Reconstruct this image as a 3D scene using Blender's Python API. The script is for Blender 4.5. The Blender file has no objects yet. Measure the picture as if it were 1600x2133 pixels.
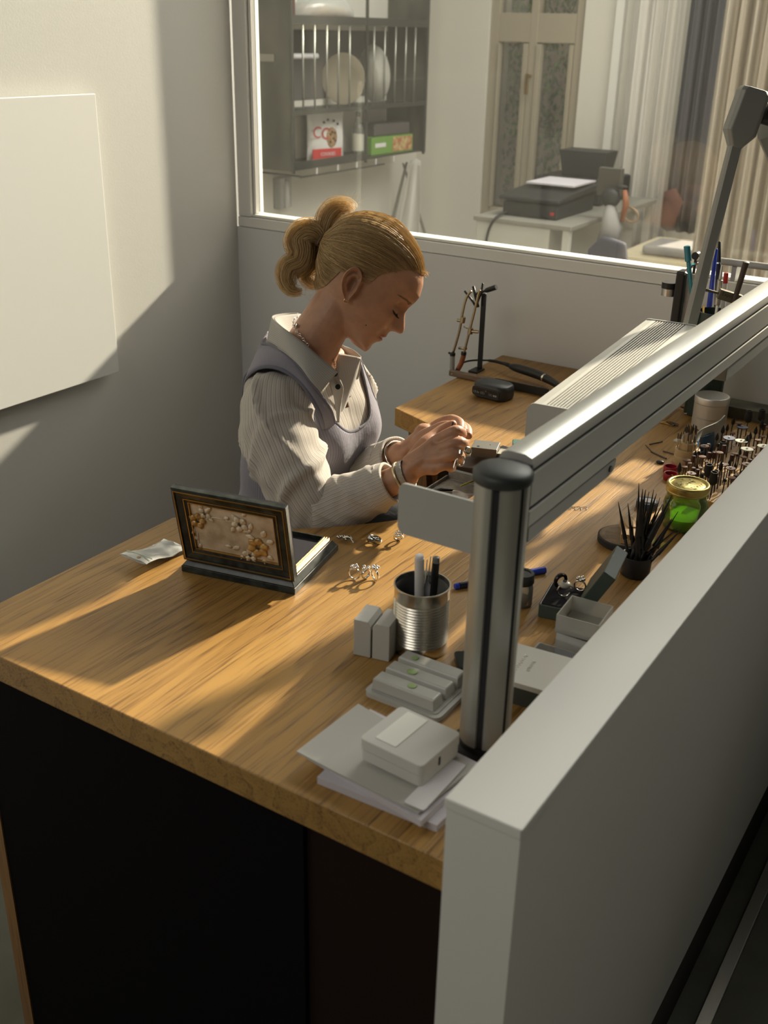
import bpy, bmesh, math, random
from math import sin, cos, pi, radians, sqrt, exp
from mathutils import Vector, Matrix
from mathutils.geometry import interpolate_bezier
random.seed(7)
SC = bpy.context.scene
COL = SC.collection
# ---------------------------------------------------------------- camera
FPX = 2213.12
R_ = Vector((0.841, 0.541, 0.020)).normalized()
F_ = Vector((-0.4855, 0.7702, -0.4137)).normalized()
R_ = (R_ - F_ * R_.dot(F_)).normalized()
D_ = F_.cross(R_).normalized()
CAM = Vector((0, 0, 1.66))
cd = bpy.data.cameras.new('camera'); cam = bpy.data.objects.new('camera', cd); COL.objects.link(cam)
m = Matrix.Identity(4)
for i in range(3):
    m[i][0] = R_[i]; m[i][1] = -D_[i]; m[i][2] = -F_[i]; m[i][3] = CAM[i]
cam.matrix_world = m
cd.sensor_fit = 'VERTICAL'; cd.sensor_height = 36; cd.lens = FPX / 2133 * 36
cd.clip_start = .05
cd.dof.use_dof = True; cd.dof.focus_distance = 1.82; cd.dof.aperture_fstop = 6.3
SC.camera = cam
def ray(x, y): return F_ + R_ * ((x - 800) / FPX) + D_ * ((y - 1066.5) / FPX)
def onz(x, y, z): v = ray(x, y); return CAM + v * ((z - CAM.z) / v.z)
def onx(x, y, X): v = ray(x, y); return CAM + v * (X / v.x)
def ony(x, y, Y): v = ray(x, y); return CAM + v * (Y / v.y)
def atd(x, y, d): return CAM + ray(x, y) * d
# ---------------------------------------------------------------- light
SC.view_settings.view_transform = 'Standard'; SC.view_settings.look = 'None'
SC.view_settings.gamma = 1; SC.view_settings.exposure = 0.88; SC.view_settings.use_curve_mapping = False
W = bpy.data.worlds.new('world'); SC.world = W; W.use_nodes = True
bg = W.node_tree.nodes['Background']; bg.inputs[0].default_value = (.86, .85, .76, 1); bg.inputs[1].default_value = .016
SUN_DIR = Vector((-.18, -1, -.512)).normalized()
sl = bpy.data.lights.new('sun', 'SUN'); sl.energy = 6.6; sl.angle = radians(1.6); sl.color = (1, .87, .68)
so = bpy.data.objects.new('sun', sl); COL.objects.link(so); so.rotation_euler = SUN_DIR.to_track_quat('-Z', 'Y').to_euler(); so.location = (0, 6, 4)
def area(name, loc, to, sx, sy, e, col):
    l = bpy.data.lights.new(name, 'AREA'); l.shape = 'RECTANGLE'; l.size = sx; l.size_y = sy; l.energy = e; l.color = col
    o = bpy.data.objects.new(name, l); COL.objects.link(o); o.location = loc
    o.rotation_euler = (Vector(to) - Vector(loc)).to_track_quat('-Z', 'Y').to_euler(); return o
area('window_daylight', (-.2, 4.2, 3.5), (-.8, 1.3, .9), 2.6, 1.6, 86, (1.0, .97, .88))
area('room_daylight', (-1.6, 3.6, 3.3), (-2.0, 4.6, .8), 2.0, 1.2, 18, (1.0, .95, .84))
area('front_fill', (-1.2, -1.1, 2.7), (-.8, 1.0, .9), 1.4, 1.0, 8.0, (1.0, .97, .88))  # added fill lamp on the camera side, not a real window
# ---------------------------------------------------------------- helpers
MATS = {}
def S(n, k, v):
    if k in n.inputs: n.inputs[k].default_value = v
def mat(name, col, rough=.5, metal=0.0, var=0.0, vscale=20.0, bump=0.0, bscale=200.0, spec=.5, sss=0.0, trans=0.0, ior=1.45, coat=0.0, stretch=(1, 1, 1), col2=None, alpha=None):
    if name in MATS: return MATS[name]
    m = bpy.data.materials.new(name); m.use_nodes = True; nt = m.node_tree; b = nt.nodes['Principled BSDF']
    c = tuple(col) + (1,)
    S(b, 'Base Color', c); S(b, 'Roughness', rough); S(b, 'Metallic', metal); S(b, 'Specular IOR Level', spec); S(b, 'IOR', ior)
    S(b, 'Transmission Weight', trans); S(b, 'Coat Weight', coat)
    if sss: S(b, 'Subsurface Weight', sss); S(b, 'Subsurface Radius', (.012, .004, .002)); S(b, 'Subsurface Scale', 1.0)
    tc = nt.nodes.new('ShaderNodeTexCoord'); mp = nt.nodes.new('ShaderNodeMapping'); nt.links.new(tc.outputs['Object'], mp.inputs[0]); mp.inputs['Scale'].default_value = stretch
    if var or col2:
        n = nt.nodes.new('ShaderNodeTexNoise'); n.inputs['Scale'].default_value = vscale; n.inputs['Detail'].default_value = 5
        nt.links.new(mp.outputs[0], n.inputs[0])
        mx = nt.nodes.new('ShaderNodeMix'); mx.data_type = 'RGBA'
        mx.inputs[6].default_value = c
        mx.inputs[7].default_value = (tuple(col2) + (1,)) if col2 else tuple(max(0, x * (1 - var)) for x in col) + (1,)
        rmp = nt.nodes.new('ShaderNodeValToRGB'); rmp.color_ramp.elements[0].position = .38; rmp.color_ramp.elements[1].position = .64
        nt.links.new(n.outputs[0], rmp.inputs[0]); nt.links.new(rmp.outputs[0], mx.inputs[0]); nt.links.new(mx.outputs[2], b.inputs['Base Color'])
    if bump:
        n2 = nt.nodes.new('ShaderNodeTexNoise'); n2.inputs['Scale'].default_value = bscale; n2.inputs['Detail'].default_value = 3
        nt.links.new(mp.outputs[0], n2.inputs[0])
        bp = nt.nodes.new('ShaderNodeBump'); bp.inputs['Strength'].default_value = bump; bp.inputs['Distance'].default_value = .002
        nt.links.new(n2.outputs[0], bp.inputs['Height']); nt.links.new(bp.outputs[0], b.inputs['Normal'])
    MATS[name] = m; return m
def glass(name, tint=(1, 1, 1), haze=.0, refl=1.0, rough=0.0, hcol=(.8, .8, .78)):
    """thin clear glass or plastic: passes light straight on, mirrors a little, may carry dust"""
    if name in MATS: return MATS[name]
    m = bpy.data.materials.new(name); m.use_nodes = True; nt = m.node_tree; nt.nodes.clear()
    out = nt.nodes.new('ShaderNodeOutputMaterial'); tr = nt.nodes.new('ShaderNodeBsdfTransparent'); tr.inputs[0].default_value = tuple(tint) + (1,)
    gl = nt.nodes.new('ShaderNodeBsdfGlossy'); gl.inputs['Roughness'].default_value = rough
    lw = nt.nodes.new('ShaderNodeFresnel'); lw.inputs[0].default_value = 1.45
    ml = nt.nodes.new('ShaderNodeMath'); ml.operation = 'MULTIPLY'; ml.inputs[1].default_value = refl; nt.links.new(lw.outputs[0], ml.inputs[0])
    mx = nt.nodes.new('ShaderNodeMixShader'); nt.links.new(ml.outputs[0], mx.inputs[0]); nt.links.new(tr.outputs[0], mx.inputs[1]); nt.links.new(gl.outputs[0], mx.inputs[2])
    last = mx
    if haze:
        df = nt.nodes.new('ShaderNodeBsdfDiffuse'); df.inputs[0].default_value = tuple(hcol) + (1,)
        m2 = nt.nodes.new('ShaderNodeMixShader'); m2.inputs[0].default_value = haze
        nt.links.new(mx.outputs[0], m2.inputs[1]); nt.links.new(df.outputs[0], m2.inputs[2]); last = m2
    nt.links.new(last.outputs[0], out.inputs[0]); MATS[name] = m; return m
def wood(name, c1, c2, dark, plank=.13, rough=.42, axis='Y', scale=1.0, bump=.25):
    if name in MATS: return MATS[name]
    m = bpy.data.materials.new(name); m.use_nodes = True; nt = m.node_tree; N = nt.nodes; L = nt.links; b = N['Principled BSDF']; S(b, 'Roughness', rough)
    tc = N.new('ShaderNodeTexCoord'); sp = N.new('ShaderNodeSeparateXYZ'); L.new(tc.outputs['Object'], sp.inputs[0])
    ax, ay = (0, 1) if axis == 'Y' else ((1, 0) if axis == 'X' else (0, 2))
    def M(op, a, bb=None, v=None):
        n = N.new('ShaderNodeMath'); n.operation = op
        for i, s in enumerate((a, bb)):
            if s is None: continue
            if isinstance(s, (int, float)): n.inputs[i].default_value = s
            else: L.new(s, n.inputs[i])
        return n.outputs[0]
    X = sp.outputs[ax]; Y = sp.outputs[ay]; Z = sp.outputs[2 if ay != 2 else 1]
    pid = M('FLOOR', M('DIVIDE', X, plank)); wn = N.new('ShaderNodeTexWhiteNoise'); wn.noise_dimensions = '1D'; L.new(pid, wn.inputs['W'])
    off = M('MULTIPLY', wn.outputs[0], 17.0)
    def comb(sx, sy, sz):
        c = N.new('ShaderNodeCombineXYZ'); L.new(M('MULTIPLY', X, sx * scale), c.inputs[0]); L.new(M('ADD', M('MULTIPLY', Y, sy * scale), off), c.inputs[1]); L.new(M('MULTIPLY', Z, sz * scale), c.inputs[2]); return c.outputs[0]
    n1 = N.new('ShaderNodeTexNoise'); n1.inputs['Scale'].default_value = 1; n1.inputs['Detail'].default_value = 3; n1.inputs['Distortion'].default_value = .25; L.new(comb(8, .55, 8), n1.inputs[0])
    rings = M('FRACT', M('MULTIPLY', n1.outputs[0], 13.0))
    rg = N.new('ShaderNodeValToRGB'); e = rg.color_ramp.elements; e[0].position = 0; e[0].color = (0, 0, 0, 1); e[1].position = .7; e[1].color = (.55, .55, .55, 1); x = e.new(.93); x.color = (1, 1, 1, 1); x = e.new(1); x.color = (0, 0, 0, 1); L.new(rings, rg.inputs[0])
    n2 = N.new('ShaderNodeTexNoise'); n2.inputs['Scale'].default_value = 1; n2.inputs['Detail'].default_value = 4; L.new(comb(330, 11, 330), n2.inputs[0])
    pr = N.new('ShaderNodeValToRGB'); pr.color_ramp.elements[0].position = .36; pr.color_ramp.elements[0].color = (1, 1, 1, 1); pr.color_ramp.elements[1].position = .5; pr.color_ramp.elements[1].color = (0, 0, 0, 1); L.new(n2.outputs[0], pr.inputs[0])
    n3 = N.new('ShaderNodeTexNoise'); n3.inputs['Scale'].default_value = 1; n3.inputs['Detail'].default_value = 2; L.new(comb(5, 1.5, 5), n3.inputs[0])
    def mix(f, a, c):
        x = N.new('ShaderNodeMix'); x.data_type = 'RGBA'
        if isinstance(f, (int, float)): x.inputs[0].default_value = f
        else: L.new(f, x.inputs[0])
        for i, s in ((6, a), (7, c)):
            if isinstance(s, tuple): x.inputs[i].default_value = s + (1,)
            else: L.new(s, x.inputs[i])
        return x.outputs[2]
    base = mix(M('ADD', M('MULTIPLY', wn.outputs[0], .75), M('MULTIPLY', M('SUBTRACT', n3.outputs[0], .4), .9)), tuple(c1), tuple(c2))
    c = mix(M('MULTIPLY', rg.outputs[0], .34), base, tuple(dark)); c = mix(M('MULTIPLY', pr.outputs[0], M('ADD', M('MULTIPLY', rg.outputs[0], .5), .22)), c, tuple(x * .55 for x in dark))
    L.new(c, b.inputs['Base Color'])
    bp = N.new('ShaderNodeBump'); bp.inputs['Strength'].default_value = bump; bp.inputs['Distance'].default_value = .001; bp.invert = True; L.new(pr.outputs[0], bp.inputs['Height']); L.new(bp.outputs[0], b.inputs['Normal'])
    MATS[name] = m; return m
# --- mesh building
def ob(name, bm, m, parent=None, loc=None, smooth=False, ang=None, sub=0, bev=0, kind=None):
    me = bpy.data.meshes.new(name); bmesh.ops.recalc_face_normals(bm, faces=bm.faces[:]); bm.to_mesh(me); bm.free()
    o = bpy.data.objects.new(name, me); COL.objects.link(o)
    if isinstance(m, (list, tuple)):
        for x in m: me.materials.append(x)
    else: me.materials.append(m)
    if parent is not None: o.parent = parent
    if loc is not None: o.location = loc
    if bev:
        md = o.modifiers.new('bevel', 'BEVEL'); md.width = bev; md.segments = 3; md.limit_method = 'ANGLE'; md.angle_limit = radians(35); md.harden_normals = False
    if sub:
        md = o.modifiers.new('sub', 'SUBSURF'); md.levels = sub; md.render_levels = sub
    if smooth:
        for p in me.polygons: p.use_smooth = True
        if ang:
            try:
                me.set_sharp_from_angle(angle=radians(ang))
            except Exception: pass
    if kind: o['kind'] = kind
    return o
def tag(o, label, cat, group=None, kind=None):
    o['label'] = label; o['category'] = cat
    if group: o['group'] = group
    if kind: o['kind'] = kind
    return o
def thing(name, label, cat, loc=(0, 0, 0), rz=0, group=None, rot=None):
    o = bpy.data.objects.new(name, None); COL.objects.link(o); o.location = loc; o.rotation_euler = rot if rot else (0, 0, rz); o.empty_display_size = .02
    return tag(o, label, cat, group)
def dup(root, loc, rot=None, label=None, scale=None):
    r = root.copy(); COL.objects.link(r); r.location = loc
    if rot is not None: r.rotation_euler = rot
    if label: r['label'] = label
    if scale: r.scale = scale
    for ch in list(root.children):
        c = ch.copy(); COL.objects.link(c); c.parent = r
        for g in list(ch.children):
            d = g.copy(); COL.objects.link(d); d.parent = c
    return r
def B(): return bmesh.new()
def frame(axis, up=None):
    z = Vector(axis).normalized(); u = Vector(up) if up is not None else (Vector((0, 0, 1)) if abs(z.z) < .9 else Vector((1, 0, 0)))
    x = (u - z * u.dot(z)).normalized(); y = z.cross(x); return x, y, z
def box(bm, lo, hi, M=None):
    v = []
    for z in (lo[2], hi[2]):
        for x, y in ((lo[0], lo[1]), (hi[0], lo[1]), (hi[0], hi[1]), (lo[0], hi[1])):
            p = Vector((x, y, z)); v.append(bm.verts.new(M @ p if M else p))
    for f in ((0, 3, 2, 1), (4, 5, 6, 7), (0, 1, 5, 4), (1, 2, 6, 5), (2, 3, 7, 6), (3, 0, 4, 7)): bm.faces.new([v[i] for i in f])
    return v
def bx(lo, hi, M=None): b = B(); box(b, lo, hi, M); return b
def rings(bm, rs, closed=True, cap=True, capb=None):
    """loft of rings, each a list of points; closed = ring wraps round"""
    V = [[bm.verts.new(p) for p in r] for r in rs]; n = len(V[0])
    for i in range(len(V) - 1):
        for j in range(n if closed else n - 1):
            k = (j + 1) % n
            try: bm.faces.new((V[i][j], V[i][k], V[i + 1][k], V[i + 1][j]))
            except ValueError: pass
    if cap and closed:
        bm.faces.new(V[0][::-1]); bm.faces.new(V[-1])
    return V
def tube(bm, pts, r, seg=10, cap=True, flat=1.0, up=None):
    pts = [Vector(p) for p in pts]; n = len(pts); rr = r if isinstance(r, (list, tuple)) else [r] * n; out = []; px = None
    for i, p in enumerate(pts):
        t = (pts[min(i + 1, n - 1)] - pts[max(i - 1, 0)])
        t = t.normalized() if t.length > 1e-9 else Vector((0, 0, 1))
        if px is None: x, y, _ = frame(t, up)
        else:
            x = (px - t * px.dot(t)).normalized(); y = t.cross(x)
        px = x; out.append([p + (x * cos(2 * pi * k / seg) + y * sin(2 * pi * k / seg) * flat) * rr[i] for k in range(seg)])
    return rings(bm, out, True, cap)
def smoothpath(pts, k=6, closed=False):
    P = [Vector(p) for p in pts]; n = len(P); out = []
    rng = range(n if closed else n - 1)
    for i in rng:
        if closed: a, b, c, d = P[(i - 1) % n], P[i], P[(i + 1) % n], P[(i + 2) % n]
        else: a, b, c, d = P[max(i - 1, 0)], P[i], P[i + 1], P[min(i + 2, n - 1)]
        for j in range(k):
            t = j / k; out.append(.5 * ((2 * b) + (c - a) * t + (2 * a - 5 * b + 4 * c - d) * t * t + (3 * b - a - 3 * c + d) * t ** 3))
    if not closed: out.append(P[-1].copy())
    return out
def interp(xs, ys, x):
    if x <= xs[0]: return ys[0]
    for i in range(len(xs) - 1):
        if x <= xs[i + 1]:
            t = (x - xs[i]) / (xs[i + 1] - xs[i]); return ys[i] + (ys[i + 1] - ys[i]) * t
    return ys[-1]
def sinterp(xs, ys, x):
    """monotone-ish cubic interpolation"""
    n = len(xs)
    if x <= xs[0]: return ys[0]
    if x >= xs[-1]: return ys[-1]
    i = 0
    while x > xs[i + 1]: i += 1
    h = xs[i + 1] - xs[i]; t = (x - xs[i]) / h
    def sl(k):
        if k == 0: return (ys[1] - ys[0]) / (xs[1] - xs[0])
        if k == n - 1: return (ys[-1] - ys[-2]) / (xs[-1] - xs[-2])
        return (ys[k + 1] - ys[k - 1]) / (xs[k + 1] - xs[k - 1])
    m0, m1 = sl(i) * h, sl(i + 1) * h
    return (2 * t ** 3 - 3 * t * t + 1) * ys[i] + (t ** 3 - 2 * t * t + t) * m0 + (-2 * t ** 3 + 3 * t * t) * ys[i + 1] + (t ** 3 - t * t) * m1
def lathe(bm, prof, seg=32, org=(0, 0, 0), axis=(0, 0, 1), cap=True):
    x, y, z = frame(axis); o = Vector(org)
    return rings(bm, [[o + z * h + (x * cos(2 * pi * k / seg) + y * sin(2 * pi * k / seg)) * max(r, 1e-5) for k in range(seg)] for r, h in prof], True, cap)
def cyl(bm, a, b, r, r2=None, seg=14):
    return tube(bm, [a, b], [r, r if r2 is None else r2], seg)
def prism(bm, poly, z0, z1, M=None):
    lo = [Vector((p[0], p[1], z0)) for p in poly]; hi = [Vector((p[0], p[1], z1)) for p in poly]
    if M: lo = [M @ p for p in lo]; hi = [M @ p for p in hi]
    return rings(bm, [lo, hi])
def extrude(bm, pts, vec):
    pts = [Vector(p) for p in pts]; return rings(bm, [pts, [p + Vector(vec) for p in pts]])
def ball(bm, c, r, seg=12, sc=(1, 1, 1), M=None):
    c = Vector(c); n = seg // 2; rs = []
    for i in range(n + 1):
        a = -pi / 2 + pi * i / n; rs.append([Vector((cos(a) * cos(2 * pi * k / seg) * sc[0], cos(a) * sin(2 * pi * k / seg) * sc[1], sin(a) * sc[2])) * r for k in range(seg)])
    rs[0] = [p + Vector((0, 0, 0)) for p in rs[0]]
    rs = [[c + (M @ p if M else p) for p in r_] for r_ in rs]
    v = rings(bm, rs); bmesh.ops.remove_doubles(bm, verts=[q for r_ in (v[0], v[-1]) for q in r_], dist=1e-6); return v
def rrect(w, h, r, n=5, cx=0, cy=0):
    out = []
    for sx, sy, a0 in ((1, 1, 0), (-1, 1, pi / 2), (-1, -1, pi), (1, -1, 3 * pi / 2)):
        for i in range(n + 1):
            a = a0 + pi / 2 * i / n; out.append((cx + sx * (w / 2 - r) + cos(a) * r, cy + sy * (h / 2 - r) + sin(a) * r))
    return out
def RZ(a, loc=(0, 0, 0)): return Matrix.Translation(Vector(loc)) @ Matrix.Rotation(a, 4, 'Z')
def text(name, s, size, m, parent, loc, rot, ext=.0002):
    c = bpy.data.curves.new(name, 'FONT'); c.body = s; c.size = size; c.extrude = ext; c.align_x = 'CENTER'; c.align_y = 'CENTER'; c.resolution_u = 3
    o = bpy.data.objects.new(name, c); me = bpy.data.meshes.new_from_object(o); bpy.data.objects.remove(o); me.materials.clear(); me.materials.append(m)
    o = bpy.data.objects.new(name, me); COL.objects.link(o); o.parent = parent; o.location = loc; o.rotation_euler = rot; return o
# ---------------------------------------------------------------- materials
WALL = mat('wall_paint', (.72, .715, .68), .75, bump=.08, bscale=260)
WHITE = mat('white_lacquer', (.74, .73, .69), .5, bump=.04, bscale=400)
GREYW = mat('cool_white_board', (.66, .66, .65), .7, bump=.05, bscale=300)
OAK = wood('oiled_oak', (.435, .252, .072), (.31, .165, .042), (.145, .060, .013))
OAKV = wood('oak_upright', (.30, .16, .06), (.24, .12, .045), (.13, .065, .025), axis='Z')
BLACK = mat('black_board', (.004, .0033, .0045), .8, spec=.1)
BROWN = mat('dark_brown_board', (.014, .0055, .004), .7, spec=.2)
ALU = mat('anodised_aluminium', (.56, .55, .51), .36, .45, bump=.05, bscale=900)
ALUC = mat('column_aluminium', (.36, .36, .33), .34, .5, bump=.05, bscale=900)
ALUD = mat('grey_powder_coat', (.27, .27, .25), .45, .2)
ALUG = mat('light_grey_coat', (.42, .42, .395), .5, .1)
STEEL = mat('brushed_steel', (.55, .53, .49), .28, 1.0, bump=.12, bscale=120, stretch=(1, 1, 12))
CHROME = mat('polished_silver', (.82, .80, .76), .12, 1.0)
BRASS = mat('brass', (.62, .43, .17), .28, 1.0)
DKMET = mat('dark_steel', (.12, .11, .10), .38, .9)
BLKP = mat('black_plastic', (.014, .014, .015), .38)
BLKR = mat('black_rubber', (.02, .02, .022), .7)
RUBG = mat('charcoal_plastic', (.035, .038, .037), .5)
PAPER = mat('white_paper', (.70, .68, .70), .8)
XW, YB = -1.994, 2.355
GAP = .003
ob('floor', bx((-4.0, -2.6, -.06), (2.6, 6.2, 0)), mat('grey_floor', (.16, .16, .13), .7, var=.3, vscale=5), kind='structure')
ob('wall_left', bx((XW - .1, -.6, 0), (XW, YB, 2.7)), WALL, kind='structure')
# low wall at the back of the bench with a sill frame on top
ob('wall_back', bx((XW, YB, 0), (2.0, YB + .03, 1.146)), GREYW, kind='structure')
b = B(); box(b, (XW, YB + .031, 0), (2.0, YB + .07, 1.135)); 
ob('wall_back_core', b, WALL, kind='structure').name = 'wall_back_core'
b = B()
box(b, (XW, YB + .004, 1.147), (2.0, YB + .066, 1.174)); box(b, (XW, YB + .012, 1.175), (2.0, YB + .058, 1.182))
ob('trim_1', b, WHITE, kind='structure', bev=.002)
b = B(); box(b, (XW + .001, YB + .006, 1.175), (XW + .045, YB + .064, 2.7)); box(b, (XW + .046, YB + .018, 1.183), (XW + .054, YB + .052, 2.7))
ob('trim_2', b, WHITE, kind='structure', bev=.002)
GLS = glass('window_glass', (.97, .98, .97), haze=.022, refl=.9, hcol=(.8, .79, .74))
ob('window_1', bx((XW + .055, YB + .031, 1.183), (2.0, YB + .037, 2.7)), GLS, kind='structure')
# low partition in the right foreground
ob('wall_front', bx((-.355, .68, .16), (-.281, YB - .002, 1.020)), WHITE, kind='structure')
ob('trim_3', bx((-.3565, .678, 1.0205), (-.2795, YB - .002, 1.032)), WHITE, kind='structure', bev=.0015)
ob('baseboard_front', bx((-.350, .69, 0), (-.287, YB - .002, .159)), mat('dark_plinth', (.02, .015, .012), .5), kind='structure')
ob('trim_4', bx((-.243, -.5, .0), (-.217, YB - .002, .012)), STEEL, kind='structure', bev=.002)
# white panel hung on the left wall
t = thing('wall_panel', 'large plain white rectangular panel mounted on the left wall', 'panel', (XW, 1.3, .84))
b = B(); box(b, (.017, -.85, 0.011), (.025, .543, .672)); ob('face_panel', b, mat('panel_white', (.84, .85, .82), .7, bump=.03, bscale=200), t, bev=.0015)
b = B(); box(b, (.0004, -.80, .10), (.0168, .48, .60)); ob('mounting_frame', b, mat('panel_grey_edge', (.25, .25, .22), .7), t)
# ------------------------------------------------ room behind the glass
YF = 5.5
FW = mat('far_room_paint', (.70, .675, .61), .8)
OW = mat('painted_oak_frame', (.36, .315, .24), .6)
def fx(px, Y=YF): return ony(px, 300, Y).x
ob('wall_far', bx((-3.4, YF, 0), (fx(1005), YF + .25, 4.2)), FW, kind='structure')
ob('wall_side', bx((-3.40, YB + .2, 0), (-3.30, YF - .001, 2.4)), FW, kind='structure')
b = B(); box(b, (fx(1195), YF, 0), (-1.42, YF + .25, 4.2)); ob('wall_far_middle', b, FW, kind='structure')
b = B(); box(b, (.30, YF, 0), (1.8, YF + .25, 4.2)); ob('wall_far_right', b, FW, kind='structure')
b = B(); box(b, (-1.41, YF, 0), (.29, YF + .25, .6)); ob('wall_far_parapet', b, FW, kind='structure')
b = B(); box(b, (fx(1005) + .001, YF, 0), (fx(1195) - .001, YF + .25, .68)); ob('wall_under_window', b, FW, kind='structure')
b = B(); box(b, (fx(1005) + .001, YF, 2.9), (fx(1195) - .001, YF + .25, 4.2)); ob('wall_over_window', b, FW, kind='structure')
# far window: two casements with transom
wx0, wx1 = fx(1005) + .002, fx(1195) - .002
wm = fx(1092)
zt = ony(1100, 58, YF).z
b = B()
for x0, x1 in ((wx0, wx0 + .05), (wm - .022, wm + .022), (wx1 - .05, wx1)): box(b, (x0, YF + .02, .682), (x1, YF + .09, 2.898))
for z0, z1 in ((.684, .76), (zt - .07, zt + .07), (2.8, 2.896)): box(b, (wx0 + .0505, YF + .022, z0), (wx1 - .0505, YF + .088, z1))
for x0, x1 in ((wx0 + .051, wx0 + .062), (wm - .052, wm - .023), (wm + .023, wm + .052), (wx1 - .075, wx1 - .051)):
    box(b, (x0, YF + .01, .762), (x1, YF + .07, zt - .075))
w2 = ob('window_2', b, OW, kind='structure', bev=.004)
b = B(); box(b, (wx0 + .06, YF + .045, .77), (wm - .05, YF + .05, 2.79)); box(b, (wm + .05, YF + .045, .77), (wx1 - .06, YF + .05, 2.79))
ob('pane', b, glass('far_pane', (.9, .92, .9), haze=.05), w2)
b = B(); cyl(b, (wm + .0, YF + .015, 1.45), (wm, YF - .02, 1.45), .008); box(b, (wm - .008, YF - .03, 1.36), (wm + .008, YF - .02, 1.465)); ob('window_handle', b, BRASS, w2)
# neighbouring garden seen through it
b = B(); box(b, (-5.5, 8.0, 0), (-1.0, 8.3, 3.2)); tag(ob('garden_wall', b, mat('pinkish_render', (.50, .42, .39), .9, var=.2, vscale=1.2)), 'pinkish rendered wall outside beyond the far window', 'wall')
def bush(c, rad, n, mm, label):
    b = B()
    for i in range(n):
        a = random.uniform(0, 2 * pi); h = random.uniform(-1, 1); r = rad * (random.random() ** .4); rr = sqrt(1 - h * h)
        p = Vector(c) + Vector((rr * cos(a) * .45, rr * sin(a) * .35, h * 1.6)) * r
        d = Vector((random.gauss(0, 1), random.gauss(0, 1), random.gauss(0, 1))).normalized(); x, y, z = frame(d); s = random.uniform(.018, .034)
        b.faces.new([b.verts.new(p + x * s), b.verts.new(p + y * s * .5), b.verts.new(p - x * s), b.verts.new(p - y * s * .5)])
    tube(b, [(c[0], c[1], 0), c], [.03, .02], 8)
    return tag(ob('garden_shrub', b, mm), label, 'shrub')
LEAF = mat('leaf_green', (.10, .17, .05), .6, var=.5, vscale=8)
bush((-3.35, 7.2, 1.5), .8, 2200, LEAF, 'dark green shrub outside behind the right casement of the far window')
bush((-4.45, 7.3, 1.3), .6, 1200, mat('leaf_grey', (.22, .25, .16), .6, var=.5, vscale=8), 'grey green shrub outside behind the left casement of the far window')
# pipe / slim white post on the middle wall
tag(ob('white_post', bx((fx(1262), YF - .04, 0), (fx(1278), YF - .001, 2.5)), mat('gloss_white', (.8, .8, .76), .35)), 'slim white vertical post on the far wall behind the printer', 'post')
# dark hanging garment / banner strip
def cloth_strip(name, x0, x1, Y, z0, z1, amp, fr, m, label, cat, seed=0):
    b = B(); n = 90; rs = []
    for z in [z0 + (z1 - z0) * i / 10 for i in range(11)]:
        r = []
        for i in range(n + 1):
            u = i / n; r.append(Vector((x0 + (x1 - x0) * u, Y + amp * sin(u * fr + seed + .6 * sin(u * 5 + z)) + amp * .4 * sin(u * fr * 2.3 + 1 + z * .3), z)))
        r += [p + Vector((0, .004, 0)) for p in r[::-1]]
        rs.append(r)
    rings(b, rs); return tag(ob(name, b, m, smooth=True), label, cat)
cloth_strip('sheer_curtain', fx(1290, 5.4), fx(1412, 5.4), 5.4, .55, 2.3, .018, 30, mat('sheer_fabric', (.62, .60, .56), .9), 'pale sheer curtain hanging in the far room beside the dark curtain', 'curtain')
cloth_strip('dark_curtain', fx(1400, 5.3), fx(1470, 5.3), 5.3, ony(1430, 485, 5.3).z, 2.3, .02, 20, mat('grey_blue_fabric', (.09, .09, .10), .9), 'narrow dark grey curtain strip in the far room', 'curtain')
cloth_strip('beige_curtain', fx(1468, 4.6), fx(1660, 4.6), 4.6, .3, 2.2, .035, 46, mat('beige_fabric', (.52, .46, .38), .9, var=.12, vscale=40, stretch=(1, 1, .05)), 'pleated beige curtain hanging at the right of the far room', 'curtain')
ZD = .92
cut = smoothpath([(-1.142, 1.160, 0), (-1.06, 1.180, 0), (-.96, 1.232, 0), (-.838, 1.36, 0), (-.785, 1.48, 0), (-.785, 1.58, 0), (-.84, 1.68, 0), (-.93, 1.75, 0), (-1.03, 1.80, 0), (-1.142, 1.846, 0)], 6)
poly = [(-1.142, .717), (-.358, .717), (-.358, 2.353), (-1.142, 2.353)] + [(p.x, p.y) for p in cut[::-1]]
bench = thing('work_bench', 'large oak jewellers bench with a curved cutout for the worker', 'workbench', (0, 0, 0))
b = B(); prism(b, poly, ZD - .040, ZD); ob('worktop', b, OAK, bench, bev=.002)
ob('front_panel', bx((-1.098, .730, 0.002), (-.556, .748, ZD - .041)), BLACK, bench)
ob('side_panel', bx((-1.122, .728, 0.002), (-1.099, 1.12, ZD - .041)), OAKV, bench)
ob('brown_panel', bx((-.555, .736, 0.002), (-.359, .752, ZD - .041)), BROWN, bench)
b = B(); box(b, (-1.12, 1.90, .002), (-1.06, 1.96, ZD - .041)); ob('leg', b, OAKV, bench)
b = B(); box(b, (-1.12, 2.28, .002), (-1.06, 2.34, ZD - .041)); ob('leg', b, OAKV, bench)
b = B(); box(b, (-1.10, 1.961, ZD - .12), (-1.07, 2.279, ZD - .041)); ob('apron_rail', b, OAKV, bench)
b = B(); extrude(b, [(-1.125, 1.875, ZD - .041), (-1.085, 1.875, ZD - .041), (-1.03, 1.875, .3), (-1.07, 1.875, .3)], (0, .024, 0)); ob('brace', b, OAKV, bench)
ob('side_panel', bx((-.60, 1.2, .002), (-.58, 2.3, ZD - .041)), BLACK, bench)
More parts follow.
